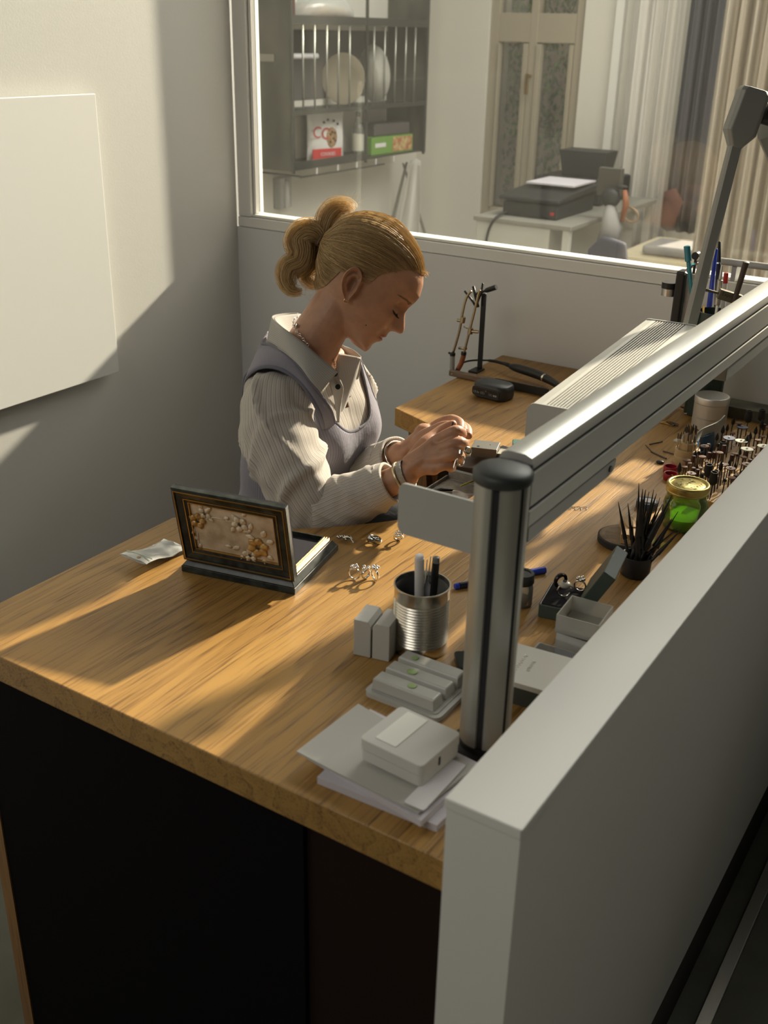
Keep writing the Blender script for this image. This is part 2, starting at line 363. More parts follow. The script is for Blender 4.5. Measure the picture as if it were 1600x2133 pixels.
# ------------------------------------------------ aluminium profile gantry over the bench
cx, cy = -.429, .905
t = thing('profile_gantry', 'aluminium profile gantry, column with dark cap and grooved beam running along the bench', 'frame', (0, 0, 0))
b = B(); lathe(b, [(.030, 0), (.031, .003), (.031, .009), (.027, .013), (.015, .0155), (.001, .016)], 40, (cx, cy, 1.247)); ob('column_cap', b, RUBG, t, smooth=True, ang=50)
# column: round profile with four dark grooves
b = B(); prof = []
n = 96
for k in range(n):
    a = 2 * pi * k / n; r = .0285
    d = min(abs(((a - radians(g) + pi) % (2 * pi)) - pi) for g in (-78, -12, 100, 190))
    if d < .13: r = .0245
    prof.append((cx + r * cos(a), cy + r * sin(a)))
prism(b, prof, ZD + .006, 1.2465); ob('column', b, ALUC, t, smooth=True, ang=25)
b = B()
for g in (-78, -12, 100, 190):
    a = radians(g); e = Vector((cos(a), sin(a), 0)); s = Vector((-sin(a), cos(a), 0)); c0 = Vector((cx, cy, 0)) + e * .0249
    pts = [c0 - s * .0033, c0 + s * .0033, c0 + s * .0033 + e * .0009, c0 - s * .0033 + e * .0009]
    rings(b, [[p + Vector((0, 0, z)) for p in pts] for z in (ZD + .007, 1.246)])
ob('groove_insert', b, BLKR, t)
b = B(); lathe(b, [(.036, 0), (.036, .004), (.030, .006), (.030, .012)], 36, (cx, cy, ZD + .0003)); ob('column_foot', b, BLKP, t, smooth=True, ang=40)
# beam cross-section (x,z), extruded along Y
bxm = -.429
sec = [(-.0195, 1.259), (-.017, 1.2645), (-.010, 1.2675), (.010, 1.2675), (.017, 1.2645), (.0195, 1.259),
       (.0195, 1.2535), (.0165, 1.253), (.0165, 1.248), (.0195, 1.2475), (.0195, 1.211), (.0165, 1.2105), (.0165, 1.2055), (.0195, 1.205), (.0195, 1.188), (.017, 1.185),
       (-.017, 1.185), (-.0195, 1.188), (-.0195, 1.205), (-.0165, 1.2055), (-.0165, 1.2105), (-.0195, 1.211), (-.0195, 1.2475), (-.0165, 1.248), (-.0165, 1.253), (-.0195, 1.2535)]
b = B(); y0, y1 = .934, 2.33
rings(b, [[Vector((bxm + x, y, z)) for x, z in sec] for y in (y0, y1)]); ob('beam', b, ALU, t, smooth=True, ang=30)
b = B()
for zc in (1.2505, 1.208):
    for s in (-1, 1): box(b, (bxm + s * .0168 - .0006, y0 + .001, zc - .0024), (bxm + s * .0168 + .0006, y1 - .001, zc + .0024))
ob('groove_insert', b, BLKR, t)
b = B(); box(b, (bxm - .019, .9295, 1.187), (bxm + .019, .9335, 1.2585)); ob('beam_end', b, RUBG, t, bev=.001)
# far support
b = B(); cyl(b, (-.455, 2.30, ZD + .001), (-.455, 2.30, 1.1845), .011, seg=24); ob('rear_post', b, ALUG, t, smooth=True, ang=40)
b = B(); cyl(b, (-.455, 2.30, ZD + .0015), (-.455, 2.30, ZD + .025), .017, seg=24); ob('post_foot', b, BLKP, t, smooth=True, ang=40)
# grey sheet bracket below the beam with front plate pointing left
b = B()
pl = [(x, z) for x, z in rrect(.108, .0625, .010, 5, -.5165, 1.1685)]
extrude(b, [(x, .9345, z) for x, z in pl], (0, .0035, 0)); ob('front_plate', b, ALUG, t, smooth=True, ang=30)
b = B(); s2 = [(.9385, 1.1845), (.9385, 1.168), (1.165, 1.168), (1.178, 1.170), (1.184, 1.176), (1.185, 1.1845)]
extrude(b, [(-.4135, y, z) for y, z in s2], (.003, 0, 0)); box(b, (-.4435, .939, 1.1825), (-.4136, 1.18, 1.1845)); ob('side_plate', b, ALUG, t)
b = B(); cyl(b, (-.4105, 1.166, 1.177), (-.4085, 1.166, 1.177), .0042); ob('screw', b, DKMET, t)
b = B(); box(b, (-.446, 1.66, 1.162), (-.412, 2.2, 1.1845)); ob('lower_rail', b, ALUD, t, bev=.001)
# ------------------------------------------------ arm lamp with ribbed head
lp = thing('arm_lamp', 'grey jointed arm lamp with long ribbed aluminium head over the bench', 'lamp', (0, 0, 0))
zt = 1.205
A0 = Vector((-.566, 1.258, zt)); A1 = Vector((-.604, 1.80, zt)); W0 = Vector((-.478, 1.300, zt)); W1 = Vector((-.532, 1.812, zt))
ax = (A1 - A0).normalized(); wx = Vector((ax.y, -ax.x, 0)); Lh = .545; Wh = .098
LM = Matrix.Translation(A0) @ Matrix(((wx.x, ax.x, 0, 0), (wx.y, ax.y, 0, 0), (0, 0, 1, 0), (0, 0, 0, 1)))
sec = [(0, -.030), (0, -.006), (.004, -.001), (.016, .0)]
nr = 12
for i in range(nr):
    x0 = .022 + i * (Wh - .044) / nr; w = (Wh - .044) / nr
    sec += [(x0, 0), (x0 + .0004, -.0065), (x0 + w * .42, -.0065), (x0 + w * .5, 0)]
sec += [(Wh - .016, 0), (Wh - .004, -.001), (Wh, -.006), (Wh, -.030), (Wh - .006, -.034), (.006, -.034)]
b = B(); rings(b, [[LM @ Vector((x, y, z)) for x, z in sec] for y in (.004, Lh)]); ob('lamp_head', b, ALU, lp)
b = B(); pl = rrect(Wh + .004, .075, .012, 5, Wh / 2, -.036)
rings(b, [[LM @ Vector((x, y, z)) for x, z in pl] for y in (0, .0035)]); ob('end_plate', b, ALUG, lp, smooth=True, ang=30)
b = B(); rings(b, [[LM @ Vector((x, y, z)) for x, z in pl] for y in (Lh + .0005, Lh + .004)]); ob('end_plate', b, ALUG, lp, smooth=True, ang=30)
b = B(); box(b, (.012, .02, -.037), (Wh - .012, Lh - .02, -.0345), LM); ob('diffuser', b, mat('lamp_diffuser', (.6, .6, .55), .4), lp)
# arm
P0 = ony(1428, 712, 1.86); P1 = ony(1531, 302, 1.93)
H0 = P1; H1 = ony(1562, 214, 1.945)
def bar(b, p, q, w, h, up):
    x, y, z = frame(q - p, up); r = [x * w * sx + y * h * sy for sx, sy in ((-.5, -.35), (-.35, -.5), (.35, -.5), (.5, -.35), (.5, .35), (.35, .5), (-.35, .5), (-.5, .35))]
    rings(b, [[p + v for v in r], [q + v for v in r]])
b = B(); bar(b, P0 + (P0 - P1) * .10, P1, .020, .024, R_); ob('lower_arm', b, ALUD, lp, smooth=True, ang=20)
b = B(); u = (H1 - H0).normalized(); x, y, z = frame(u, R_)
def hring(p, w, d, ch=.25): return [p + x * sx * w + y * sy * d for sx, sy in ((-.5, -.5 + ch), (-.5 + ch, -.5), (.5 - ch, -.5), (.5, -.5 + ch), (.5, .5 - ch), (.5 - ch, .5), (-.5 + ch, .5), (-.5, .5 - ch))]
rings(b, [hring(H0 - u * .004, .022, .026), hring(H0 + u * .02, .052, .036, .12), hring(H0 + u * .085, .050, .038, .12), hring(H0 + u * .092, .044, .034, .2)])
ob('joint_housing', b, ALUD, lp, smooth=True, ang=20, bev=.0015)
b = B(); kc = H0 + u * .06 + x * .030; cyl(b, kc - x * .002, kc + x * .02, .017, seg=24); ob('pivot_knob', b, BLKP, lp, smooth=True, ang=40)
Q0 = ony(1590, 272, 1.985); Q1 = Vector((-.437, 2.255, 1.29))
b = B(); bar(b, Q0, Q1, .022, .034, R_); ob('upper_arm', b, ALUD, lp, smooth=True, ang=20)
b = B(); cyl(b, Q1 - Vector((0, 0, .0215)), Q1 + Vector((0, 0, .012)), .018, seg=24); ob('clamp', b, BLKP, lp, smooth=True, ang=40)
# ------------------------------------------------ rear wall rail, holder, cup with pens
t = thing('wall_rail', 'thin silver horizontal rail above the low back wall at the right', 'rail', (0, 0, 0))
b = B(); cyl(b, (-.64, 2.325, 1.222), (.2, 2.325, 1.222), .0075, seg=16); ob('rail_tube', b, ALUG, t, smooth=True, ang=50)
for x in (-.60, -.1): ob('rail_bracket', bx((x, 2.320, 1.183), (x + .01, 2.354, 1.2145)), ALUG, t)
hz = 2.20
t = thing('tool_holder_stand', 'black and silver upright tool holder with hooked top and clamp behind the lamp', 'stand', (0, 0, 0))
h0 = ony(1400, 676, hz); h1 = ony(1402, 560, hz); h2 = ony(1440, 560, hz)
b = B(); pth = [Vector((h0.x + .006, hz, ZD + .005)), Vector((h0.x + .006, hz, h1.z - .005))]
box(b, (h0.x - .001, hz - .016, ZD + .001), (h0.x + .018, hz + .016, h1.z)); ob('upright', b, BLKP, t, bev=.004)
b = B(); arc = [Vector((h0.x + .018 + .022 - .022 * cos(a), hz, h1.z - .006 + .024 * sin(a))) for a in [pi * i / 14 for i in range(11)]]
out = []; 
for p in arc: out.append([p + Vector((0, -.020, 0)), p + Vector((0, .020, 0)), p + Vector((0, .020, .004)), p + Vector((0, -.020, .004))])
rings(b, out); ob('curved_clip', b, CHROME, t, smooth=True, ang=50)
b = B(); box(b, (h0.x + .019, hz + .002, ZD + .01), (h0.x + .044, hz + .005, h1.z - .006)); ob('back_plate', b, mat('satin_plate', (.42, .42, .40), .4, .4), t)
b = B(); box(b, (h0.x + .019, hz - .012, 1.085), (h0.x + .044, hz + .001, 1.089)); ob('lip', b, CHROME, t)
kz = ony(1385, 600, hz).z
b = B(); cyl(b, (h0.x - .016, hz, kz - .014), (h0.x - .016, hz, kz + .001), .0155, seg=24); ob('clamp_ring', b, STEEL, t, smooth=True, ang=50)
b = B(); cyl(b, (h0.x - .016, hz, kz + .0015), (h0.x - .016, hz, kz + .014), .0165, seg=24); ob('clamp_cap', b, BLKP, t, smooth=True, ang=50)
b = B(); cyl(b, (h0.x + .02, hz + .03, h1.z + .026), (h0.x + .02, hz + .045, h1.z + .026), .008, seg=20); cyl(b, (h0.x + .02, hz + .036, h1.z + .022), (h0.x + .02, hz + .036, h1.z - .02), .003); ob('hook_knob', b, BLKP, t, smooth=True, ang=50)
# tall dark green cup
cu = ony(1492, 655, 2.20); cu.z = ZD
ct = ony(1492, 648, 2.20).z
t = thing('tool_cup', 'tall dark green cylinder cup full of pens and tools behind the beam', 'cup', cu)
h = ct - ZD
b = B(); lathe(b, [(.034, .001), (.037, .004), (.038, h - .002), (.0375, h), (.0345, h), (.0345, .01), (.0, .01)], 36); ob('cup_wall', b, mat('dark_green_plastic', (.018, .03, .022), .3), t, smooth=True, ang=40)
b = B(); lathe(b, [(.0386, h - .04), (.0392, h - .039), (.0392, h - .036), (.0386, h - .035)], 36); ob('band', b, mat('dark_green_plastic2', (.03, .045, .035), .3), t, smooth=True)
def pick(name, label, cat, p, q, parts, group=None):
    """pen-like thing lying along p->q; parts = [(name, t0, t1, r0, r1, material)] with t as share of the length"""
    p, q = Vector(p), Vector(q); L = (q - p).length; x, y, z = frame(q - p)
    r = bpy.data.objects.new(name, None); COL.objects.link(r); r.empty_display_size = .01
    r.matrix_world = Matrix(((x.x, y.x, z.x, p.x), (x.y, y.y, z.y, p.y), (x.z, y.z, z.z, p.z), (0, 0, 0, 1)))
    tag(r, label, cat, group)
    for nm, a, c, r0, r1, mm in parts:
        b = B(); lathe(b, [(r0 * .8, a * L), (r0, a * L + .0006), (r1, c * L - .0006), (r1 * .8, c * L)], 16); ob(nm, b, mm, r, smooth=True, ang=50)
    return r
BLU = mat('blue_plastic', (.02, .05, .42), .25); TEAL = mat('teal_metal', (.06, .25, .32), .3, .5); CLR = mat('translucent_blue', (.10, .30, .55), .2, trans=.4)
REDP = mat('red_plastic', (.45, .02, .02), .35)
def base(px, py, dz=.03): p = cu + Vector((px, py, dz)); return p
def tipat(x, y, Y): return ony(x, y, Y)
pick('teal_pen', 'teal metallic pen leaning left out of the dark green cup', 'pen', base(.0, -.016, .05), tipat(1431, 512, 2.165), [('barrel', 0, .9, .0045, .0045, TEAL), ('cap', .9, 1, .0068, .0065, TEAL)])
pick('ballpoint_pen', 'bright blue ballpoint pen with rounded clip in the dark green cup', 'pen', base(-.014, .012, .02), tipat(1492, 518, 2.245), [('barrel', 0, .55, .004, .0045, CLR), ('cap', .55, 1, .0062, .0035, BLU)])
pick('black_marker', 'tall black pen with silver ring standing in the dark green cup', 'pen', base(.014, .020, .03), tipat(1499, 503, 2.285), [('barrel', 0, .86, .006, .005, BLKP), ('ring', .86, .872, .0052, .005, CHROME), ('cap', .872, 1, .005, .003, BLKP)])
pick('silver_tool', 'slim silver screw tool in the dark green cup', 'tool', base(.006, -.004, .03), tipat(1504, 553, 2.205), [('shaft', 0, .72, .003, .003, STEEL), ('hex_nut', .72, .9, .0062, .0058, STEEL), ('tip', .9, 1, .004, .002, STEEL)])
pick('red_capped_pen', 'small white pen with red cap in the dark green cup', 'pen', base(.024, .004, .03), tipat(1513, 568, 2.232), [('barrel', 0, .92, .0042, .0042, PAPER), ('cap', .92, 1, .005, .0048, REDP)])
pick('wooden_brush', 'thin gold pencil leaning left in the dark green cup', 'pencil', base(-.012, -.014, .06), tipat(1466, 636, 2.205), [('shaft', 0, 1, .0025, .0025, BRASS)])
hd = tipat(1555, 545, 2.165)
pick('graver', 'graver with dark wooden handle leaning right out of the dark green cup', 'tool', base(.016, -.022, .10), hd, [('blade', 0, .48, .0022, .003, DKMET), ('ferrule', .48, .54, .004, .0045, STEEL), ('handle', .54, 1, .0048, .0062, mat('dark_wood_handle', (.06, .045, .035), .5))])
t = thing('drill_chuck', 'small bronze grey clamp tool marked Expo resting across the green cup', 'tool', tipat(1520, 618, 2.175), rot=(0, radians(14), radians(25)))
b = B(); box(b, (-.024, -.008, -.010), (.024, .008, .010)); ob('body', b, mat('bronze_grey', (.16, .14, .10), .35, .8), t, bev=.002)
b = B(); cyl(b, (-.075, 0, 0), (-.0245, 0, 0), .0026); ob('rod', b, mat('bronze_grey', (0, 0, 0)), t, smooth=True, ang=50)
b = B(); cyl(b, (.0245, 0, -.002), (.034, 0, -.002), .0085); ob('knob', b, DKMET, t, smooth=True, ang=50)
text('lettering', 'Expo', .010, BLKP, t, (-.008, -.0082, .003), (radians(90), 0, 0))
def on(x, y, z=ZD): return onz(x, y, z)
EPS = .0004
# tin can pen pot
cc = Vector((-.597, 1.043, ZD + EPS)); hc = ony(881, 1216, 1.043).z - ZD
t = thing('tin_can', 'ribbed silver tin can used as pen pot on the bench', 'can', cc)
b = B(); pr = [(.0345, 0), (.0358, .001), (.0358, .016)]
k = 15
for i in range(k * 4):
    z = .016 + (hc - .034) * i / (k * 4); pr.append((.0352 + .0009 * cos(2 * pi * i / 4), z))
pr += [(.0358, hc - .017), (.0358, hc - .003), (.0368, hc - .002), (.0368, hc), (.0350, hc), (.0346, hc - .004), (.0344, .003), (0, .003)]
lathe(b, pr, 56); ob('can_body', b, mat('tin_plate', (.60, .56, .49), .27, 1.0, bump=.1, bscale=80), t, smooth=True, ang=60)
b = B(); lathe(b, [(.0343, .005), (.0343, hc - .006), (.0340, hc - .006), (.0340, .0052)], 40, cap=False); ob('inner_lining', b, mat('dark_lining', (.02, .022, .024), .35), t, smooth=True)
def inn(dx, dy, z=.006): return cc + Vector((dx, dy, z))
pick('white_marker', 'thick white marker standing in the ribbed tin can', 'marker', inn(-.004, .004), ony(874, 1156, 1.035), [('barrel', 0, .97, .0062, .0062, mat('milky_plastic', (.62, .61, .60), .3)), ('end_cap', .97, 1, .0055, .005, PAPER)])
pen = pick('black_pen', 'black pen with metal clip standing in the tin can', 'pen', inn(.008, .012), ony(909, 1160, 1.062), [('barrel', 0, .93, .0048, .0048, BLKP), ('end_cap', .93, 1, .005, .0045, mat('smoke_grey', (.15, .15, .15), .25))])
b = B(); L = (ony(909, 1160, 1.062) - inn(.008, .012)).length; tube(b, [(-.004, .003, L * .97), (-.010, .003, L * .97), (-.011, .003, L * .7), (-.007, .003, L * .66)], .0009, 6); ob('clip', b, CHROME, pen, smooth=True)
pick('steel_scriber', 'thin steel scriber leaning beside the black pen in the tin can', 'tool', inn(.004, -.012), ony(890, 1166, 1.05), [('shaft', 0, 1, .0009, .0009, CHROME)])
# two pale grey display blocks
t = thing('display_block', 'pair of pale grey upright blocks with a slot between them beside the tin can', 'block', Vector((-.639, 1.003, ZD + EPS)), radians(12))
GBL = mat('pale_grey_leatherette', (.50, .49, .46), .6, bump=.1, bscale=500)
for s in (-1, 1):
    b = B(); x0, x1 = (-.0245, -.0012) if s < 0 else (.0012, .0245); g = .0045
    if s < 0: pp = [(x0, 0), (x1, 0), (x1, .046), (x1 - g, .052), (x0, .052)]
    else: pp = [(x0, 0), (x1, 0), (x1, .052), (x0 + g, .052), (x0, .046)]
    extrude(b, [(x, -.020, z) for x, z in pp], (0, .044, 0)); ob('half_block', b, GBL, t, bev=.0008)
b = B(); box(b, (-.001, -.016, .001), (.001, .018, .040)); ob('slot_lining', b, BLKR, t)
# plastic tray with three troughs
t = thing('plastic_tray', 'translucent white plastic pack with three ridges, green spots inside', 'tray', Vector((-.5445, .957, ZD + EPS)), radians(0))
MILK = mat('milky_clear', (.60, .60, .57), .25, trans=.25)
b = B(); prism(b, rrect(.106, .098, .010, 5), 0, .006); ob('tray_base', b, MILK, t, smooth=True, ang=30)
b = B(); prism(b, rrect(.094, .086, .006, 4), .0062, .0075); ob('tray_insert', b, mat('pack_card', (.40, .40, .37), .6), t)
for i, y in enumerate((-.029, .0, .029)):
    b = B(); rings(b, [[Vector((x * sx - .002, y + yy * sy, z)) for x, yy in ((-.044, -.0115), (.044, -.0115), (.044, .0115), (-.044, .0115))] for z, sx, sy in ((.0076, 1, 1), (.021, .97, .9), (.023, .94, .78))])
    ob('ridge', b, MILK, t, bev=.001)
b = B(); ball(b, (-.012, -.002, .0237), .006, 12, (1.2, 1, .12)); ball(b, (.004, -.028, .0237), .0055, 12, (1.1, 1, .12)); ball(b, (-.025, .027, .0237), .005, 12, (1, 1, .12)); ob('green_spot', b, mat('pale_green', (.30, .42, .18), .5), t, smooth=True)
# stack of envelopes
def sheet(name, label, pts, z, th, m, sag=0.0, grp=None):
    c = sum((Vector(p) for p in pts), Vector((0, 0))) / len(pts); t0 = Vector((c.x, c.y, z)); b = B(); n = 10
    a, bb, cc_, d = [Vector((p[0], p[1], 0)) - Vector((c.x, c.y, 0)) for p in pts]
    def P(u, v, zz): q = a * (1 - u) * (1 - v) + bb * u * (1 - v) + cc_ * u * v + d * (1 - u) * v; return q + Vector((0, 0, zz + sag * (u * 2 - 1) ** 2 * (v * .6 + .4)))
    top = [[b.verts.new(P(i / n, j / n, th)) for j in range(n + 1)] for i in range(n + 1)]; bot = [[b.verts.new(P(i / n, j / n, 0)) for j in range(n + 1)] for i in range(n + 1)]
    for i in range(n):
        for j in range(n):
            b.faces.new((top[i][j], top[i + 1][j], top[i + 1][j + 1], top[i][j + 1])); b.faces.new((bot[i][j], bot[i][j + 1], bot[i + 1][j + 1], bot[i + 1][j]))
    for i in range(n):
        b.faces.new((top[i][0], bot[i][0], bot[i + 1][0], top[i + 1][0])); b.faces.new((top[i][n], top[i + 1][n], bot[i + 1][n], bot[i][n]))
        b.faces.new((top[0][i], top[0][i + 1], bot[0][i + 1], bot[0][i])); b.faces.new((top[n][i], bot[n][i], bot[n][i + 1], top[n][i + 1]))
    return tag(ob(name, b, m, loc=t0, smooth=True, ang=40), label, 'envelope', grp)
LIL = mat('lilac_white_paper', (.60, .57, .62), .8); GRYP = mat('grey_card', (.47, .46, .43), .85)
sheet('envelope', 'lowest pale lilac envelope of the paper stack at the bench front', [(-.545, .742), (-.400, .748), (-.392, .86), (-.55, .855)], ZD + EPS, .009, LIL)
sheet('envelope', 'middle pale lilac envelope of the paper stack at the bench front', [(-.572, .760), (-.412, .736), (-.405, .85), (-.560, .868)], ZD + .0100, .008, LIL)
sheet('envelope', 'topmost grey and white envelope of the paper stack, its corner lifted to the left', [(-.580, .752), (-.418, .741), (-.405, .838), (-.573, .862)], ZD + .0186, .0022, GRYP, .003)
t = thing('paper_strip', 'narrow white paper strip on the right of the topmost envelope', 'paper', Vector((-.425, .787, ZD + .0245)), 0)
prism_b = B(); prism(prism_b, rrect(.024, .088, .002, 2), 0, .0012); ob('sheet', prism_b, PAPER, t)
# white jewellery box on the papers
wc = Vector((-.471, .8105, ZD + .0262))
t = thing('white_box', 'small white lidded carton box lying on the stack of envelopes', 'box', wc, radians(-4))
b = B(); prism(b, rrect(.080, .074, .006, 4), 0, .013); ob('box_base', b, mat('white_carton', (.60, .585, .55), .7, bump=.06, bscale=300), t, smooth=True, ang=30)
b = B(); prism(b, rrect(.0815, .0755, .006, 4), .0134, .0265); ob('box_lid', b, mat('white_carton', (0, 0, 0)), t, smooth=True, ang=30, bev=.001)
b = B(); prism(b, rrect(.027, .060, .001, 2, -.0135, .003), .0267, .0272); ob('sun_patch', b, mat('sun_patch_and_edge_white', (.82, .81, .76), .4), t)  # patch of sunlight on the lid, put in as a thin paler sheet
b = B(); box(b, (.0408, -.006, .010), (.0414, -.003, .020)); ob('mark', b, BLKP, t)
# white box with embossed script right of the column
wb = Vector((-.452, 1.055, ZD + EPS))
q = [on(x, y, ZD + .03) for x, y in ((1055, 1364), (1167, 1390), (1108, 1452), (1045, 1438))]
t = thing('card_box', 'flat white box with embossed silver script right of the aluminium column', 'box', Vector((-.446, 1.037, ZD + EPS)), radians(5))
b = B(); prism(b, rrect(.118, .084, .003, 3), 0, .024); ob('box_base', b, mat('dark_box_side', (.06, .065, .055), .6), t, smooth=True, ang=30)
b = B(); prism(b, rrect(.120, .086, .003, 3), .0244, .0315); ob('box_lid', b, mat('white_satin_card', (.62, .61, .57), .4), t, smooth=True, ang=30, bev=.0006)
b = B(); random.seed(4)
for off, ln in ((.010, .026), (-.004, .044)):
    pts = [Vector((off + .0026 * sin(i * 1.9) * (1.8 if i % 5 == 0 else 1), -ln / 2 + ln * i / 26 + .0012 * sin(i * 2.7), .0317)) for i in range(27)]
    tube(b, smoothpath(pts, 4), .00035, 5)
ob('embossed_script', b, mat('silver_foil', (.75, .74, .70), .3, .8), t, smooth=True)
b = B(); box(b, (.056, -.040, .0316), (.0585, -.012, .0322)); ob('white_edge', b, mat('sun_patch_and_edge_white', (0, 0, 0)), t)
# dark phone-like case behind column
t = thing('black_case', 'flat dark glossy case lying behind the aluminium column', 'case', Vector((-.512, 1.048, ZD + EPS)), radians(38))
b = B(); prism(b, rrect(.060, .040, .005, 4), 0, .010); ob('case_body', b, mat('gloss_black', (.015, .02, .018), .15), t, smooth=True, ang=30, bev=.001)
b = B(); cyl(b, (-.026, -.0215, .005), (.026, -.0215, .005), .0016); ob('hinge', b, CHROME, t, smooth=True)
# blue marker lying
a = on(947, 1222, ZD + .005); c = on(1136, 1187, ZD + .005)
pick('blue_marker', 'blue capped marker lying on the bench behind the column', 'marker', a, c, [('end_plug', 0, .05, .0045, .0048, BLU), ('barrel', .05, .66, .0048, .0048, mat('navy_plastic', (.012, .016, .04), .3)), ('cap', .66, 1, .0056, .0052, BLU)])
# small glass jar with grey lid
jc = on(1085, 1258); jc.z = ZD + EPS
t = thing('specimen_jar', 'small clear glass jar with grey rubber lid beside the column', 'jar', jc)
jh = ony(1087, 1192, jc.y).z - ZD
b = B(); lathe(b, [(.0145, 0), (.0158, .002), (.0158, jh - .022), (.014, jh - .016), (.014, jh - .014), (.0128, jh - .014), (.0128, jh - .017), (.0145, jh - .023), (.0145, .004), (0, .004)], 36); ob('jar_glass', b, glass('jar_glass', (.93, .94, .92), haze=.12), t, smooth=True, ang=60)
b = B(); lathe(b, [(.0152, jh - .0155), (.0162, jh - .014), (.0162, jh - .002), (.015, jh), (.011, jh), (.011, jh - .0015), (0, jh - .0015)], 36); ob('jar_lid', b, RUBG, t, smooth=True, ang=40)
b = B(); lathe(b, [(.0142, .0045), (.0142, .009), (0, .0085)], 28); ob('powder', b, mat('brown_powder', (.12, .07, .05), .9), t, smooth=True)
b = B(); n = 10; rr = [[Vector((.0162 * cos(a_), .0162 * sin(a_), z)) for z in (.008, jh - .026)] for a_ in [radians(200 + 70 * i / n) for i in range(n + 1)]]
rings(b, rr, closed=False, cap=False); ob('paper_label', b, PAPER, t)
# zip bag
def crumple(x, y, s=1): return .5 * (sin(x * 31 * s + 2 * sin(y * 23 * s)) + sin(y * 41 * s + 1.7 * sin(x * 37 * s))) 
def zipbag(loc, rz, L, Wd, label, hgt=.012, name='zip_bag', mm=None, flip=1):
    t = thing(name, label, 'bag', loc, rz); b = B(); n = 26; m_ = 14
    for sgn in (1, -1):
        g = []
        for i in range(n + 1):
            r = []
            for j in range(m_ + 1):
                u = i / n; v = j / m_; x = L * u; y = Wd * (v - .5) * (1 - .12 * sin(u * pi))
                env = min(1, 6 * v * (1 - v)) * min(1, 5 * (1 - u) + .0); lift = hgt * .9 * exp(-((u - .05) / .35) ** 2) + .006
                z = lift + (hgt * .35 * env * sgn * (.5 + .5 * u)) + .0016 * crumple(x * 4 + sgn, y * 4) * (.4 + u)
                r.append(b.verts.new((x, y, max(.0012 + .0006 * sgn, z))))
            g.append(r)
        for i in range(n):
            for j in range(m_): b.faces.new((g[i][j], g[i + 1][j], g[i + 1][j + 1], g[i][j + 1]))
    ob('bag_film', b, mm or glass('bag_plastic', (.92, .93, .92), haze=.42, refl=2.4, rough=.12, hcol=(.95, .96, .92)), t, smooth=True)
    b = B(); zz = hgt * .9 + .0075; tube(b, [(L * .14, -Wd * .47, zz + .001), (L * .14, -Wd * .2, zz + .0015), (L * .14, Wd * .2, zz + .001), (L * .14, Wd * .47, zz)], .0008, 6); ob('zip_seal', b, mat('green_tint', (.45, .55, .42), .4), t, smooth=True)
    b = B(); cyl(b, (L * .07, -Wd * .1, zz + .0005), (L * .07, -Wd * .1, zz + .0012), .003); ob('hang_hole', b, mat('kraft', (.4, .28, .16), .8), t)
    return t
p0 = on(290, 1170, ZD + .012); p1 = on(378, 1140)
zipbag(Vector((p0.x - .006, p0.y - .006, ZD + EPS)), math.atan2(p1.y - p0.y, p1.x - p0.x), .092, .056, 'crumpled clear zip bag lying left of the dark flower box on the bench')
# jewels
def gem_ring(loc, label, rad=.009, th=.0016, rot=(0, 0, 0), wide=1.0, top=None, m=CHROME, name='silver_ring'):
    t = thing(name, label, 'ring', loc, rot=rot)
    b = B(); pts = [Vector((rad * cos(2 * pi * i / 28), 0, rad * sin(2 * pi * i / 28) + rad + th)) for i in range(28)]
    V = []
    for i, p in enumerate(pts):
        a = 2 * pi * i / 28; er = Vector((cos(a), 0, sin(a))); w = th * wide * (1 + .5 * max(0, sin(a)))
        V.append([p + er * th * cos(q) + Vector((0, w * sin(q), 0)) for q in [2 * pi * k / 8 for k in range(8)]])
    V.append(V[0]); rings(b, V, cap=False); bmesh.ops.remove_doubles(b, verts=b.verts[:], dist=1e-6)
    ob('band', b, m, t, smooth=True)
    if top:
        b = B()
        for i in range(top):
            a = 2 * pi * i / top; rr = .0045 if top > 1 else 0
            ball(b, (rr * cos(a), rr * sin(a), 2 * rad + 2 * th + .0015 + (i % 2) * .001), .0026 if top > 1 else .004, 10)
        ob('setting', b, m, t, smooth=True)
    return t
def at(x, y, dz=0): p = on(x, y); p.z = ZD + EPS + dz; return p
DSIL = mat('dark_silver', (.45, .43, .39), .2, 1.0)
gem_ring(at(738, 1208), 'silver prong ring standing left in the ring trio near the tin can', .0085, .0013, (0, 0, radians(20)), 1.2, 5)
gem_ring(at(762, 1206), 'twisted small silver ring in the middle of the ring trio near the tin can', .0065, .0015, (0, 0, radians(70)), 1.6, 4)
gem_ring(at(781, 1210), 'silver claw ring standing right in the ring trio near the tin can', .0085, .0013, (0, 0, radians(-25)), 1.0, 6)
gem_ring(at(794, 1128, .0025), 'broad polished silver ring lying flat left of the clustered ring', .0095, .0032, (radians(72), 0, radians(-30)), 1.3, None, DSIL)
gem_ring(at(829, 1125), 'silver ring with a bead cluster top near the grey bracket plate', .007, .0015, (radians(35), 0, radians(40)), 1.2, 6)
t = thing('silver_earring', 'small sculpted silver earring lying near the curved bench edge', 'earring', at(718, 1128, .0)) 
b = B()
for i in range(7): ball(b, (.006 * cos(i * 1.9) - .003, .004 * sin(i * 2.3), .0045 + .001 * (i % 3)), .0032 + .0006 * (i % 2), 10, (1.3, .9, .8))
tube(b, smoothpath([(-.002, 0, .005), (.007, .003, .008), (.014, .001, .0045), (.017, -.001, .002)], 5), [.0035, .0032, .003, .003, .003, .0026, .0026, .002, .002, .002, .0018, .0016, .0014, .0012, .001, .001], 8); ob('leaf_cluster', b, DSIL, t, smooth=True)
b = B(); tube(b, smoothpath([(-.008, 0, .004), (-.012, -.003, .005), (-.013, 0, .002), (-.009, .002, .0015)], 5), .0007, 6); ob('hook', b, CHROME, t, smooth=True)
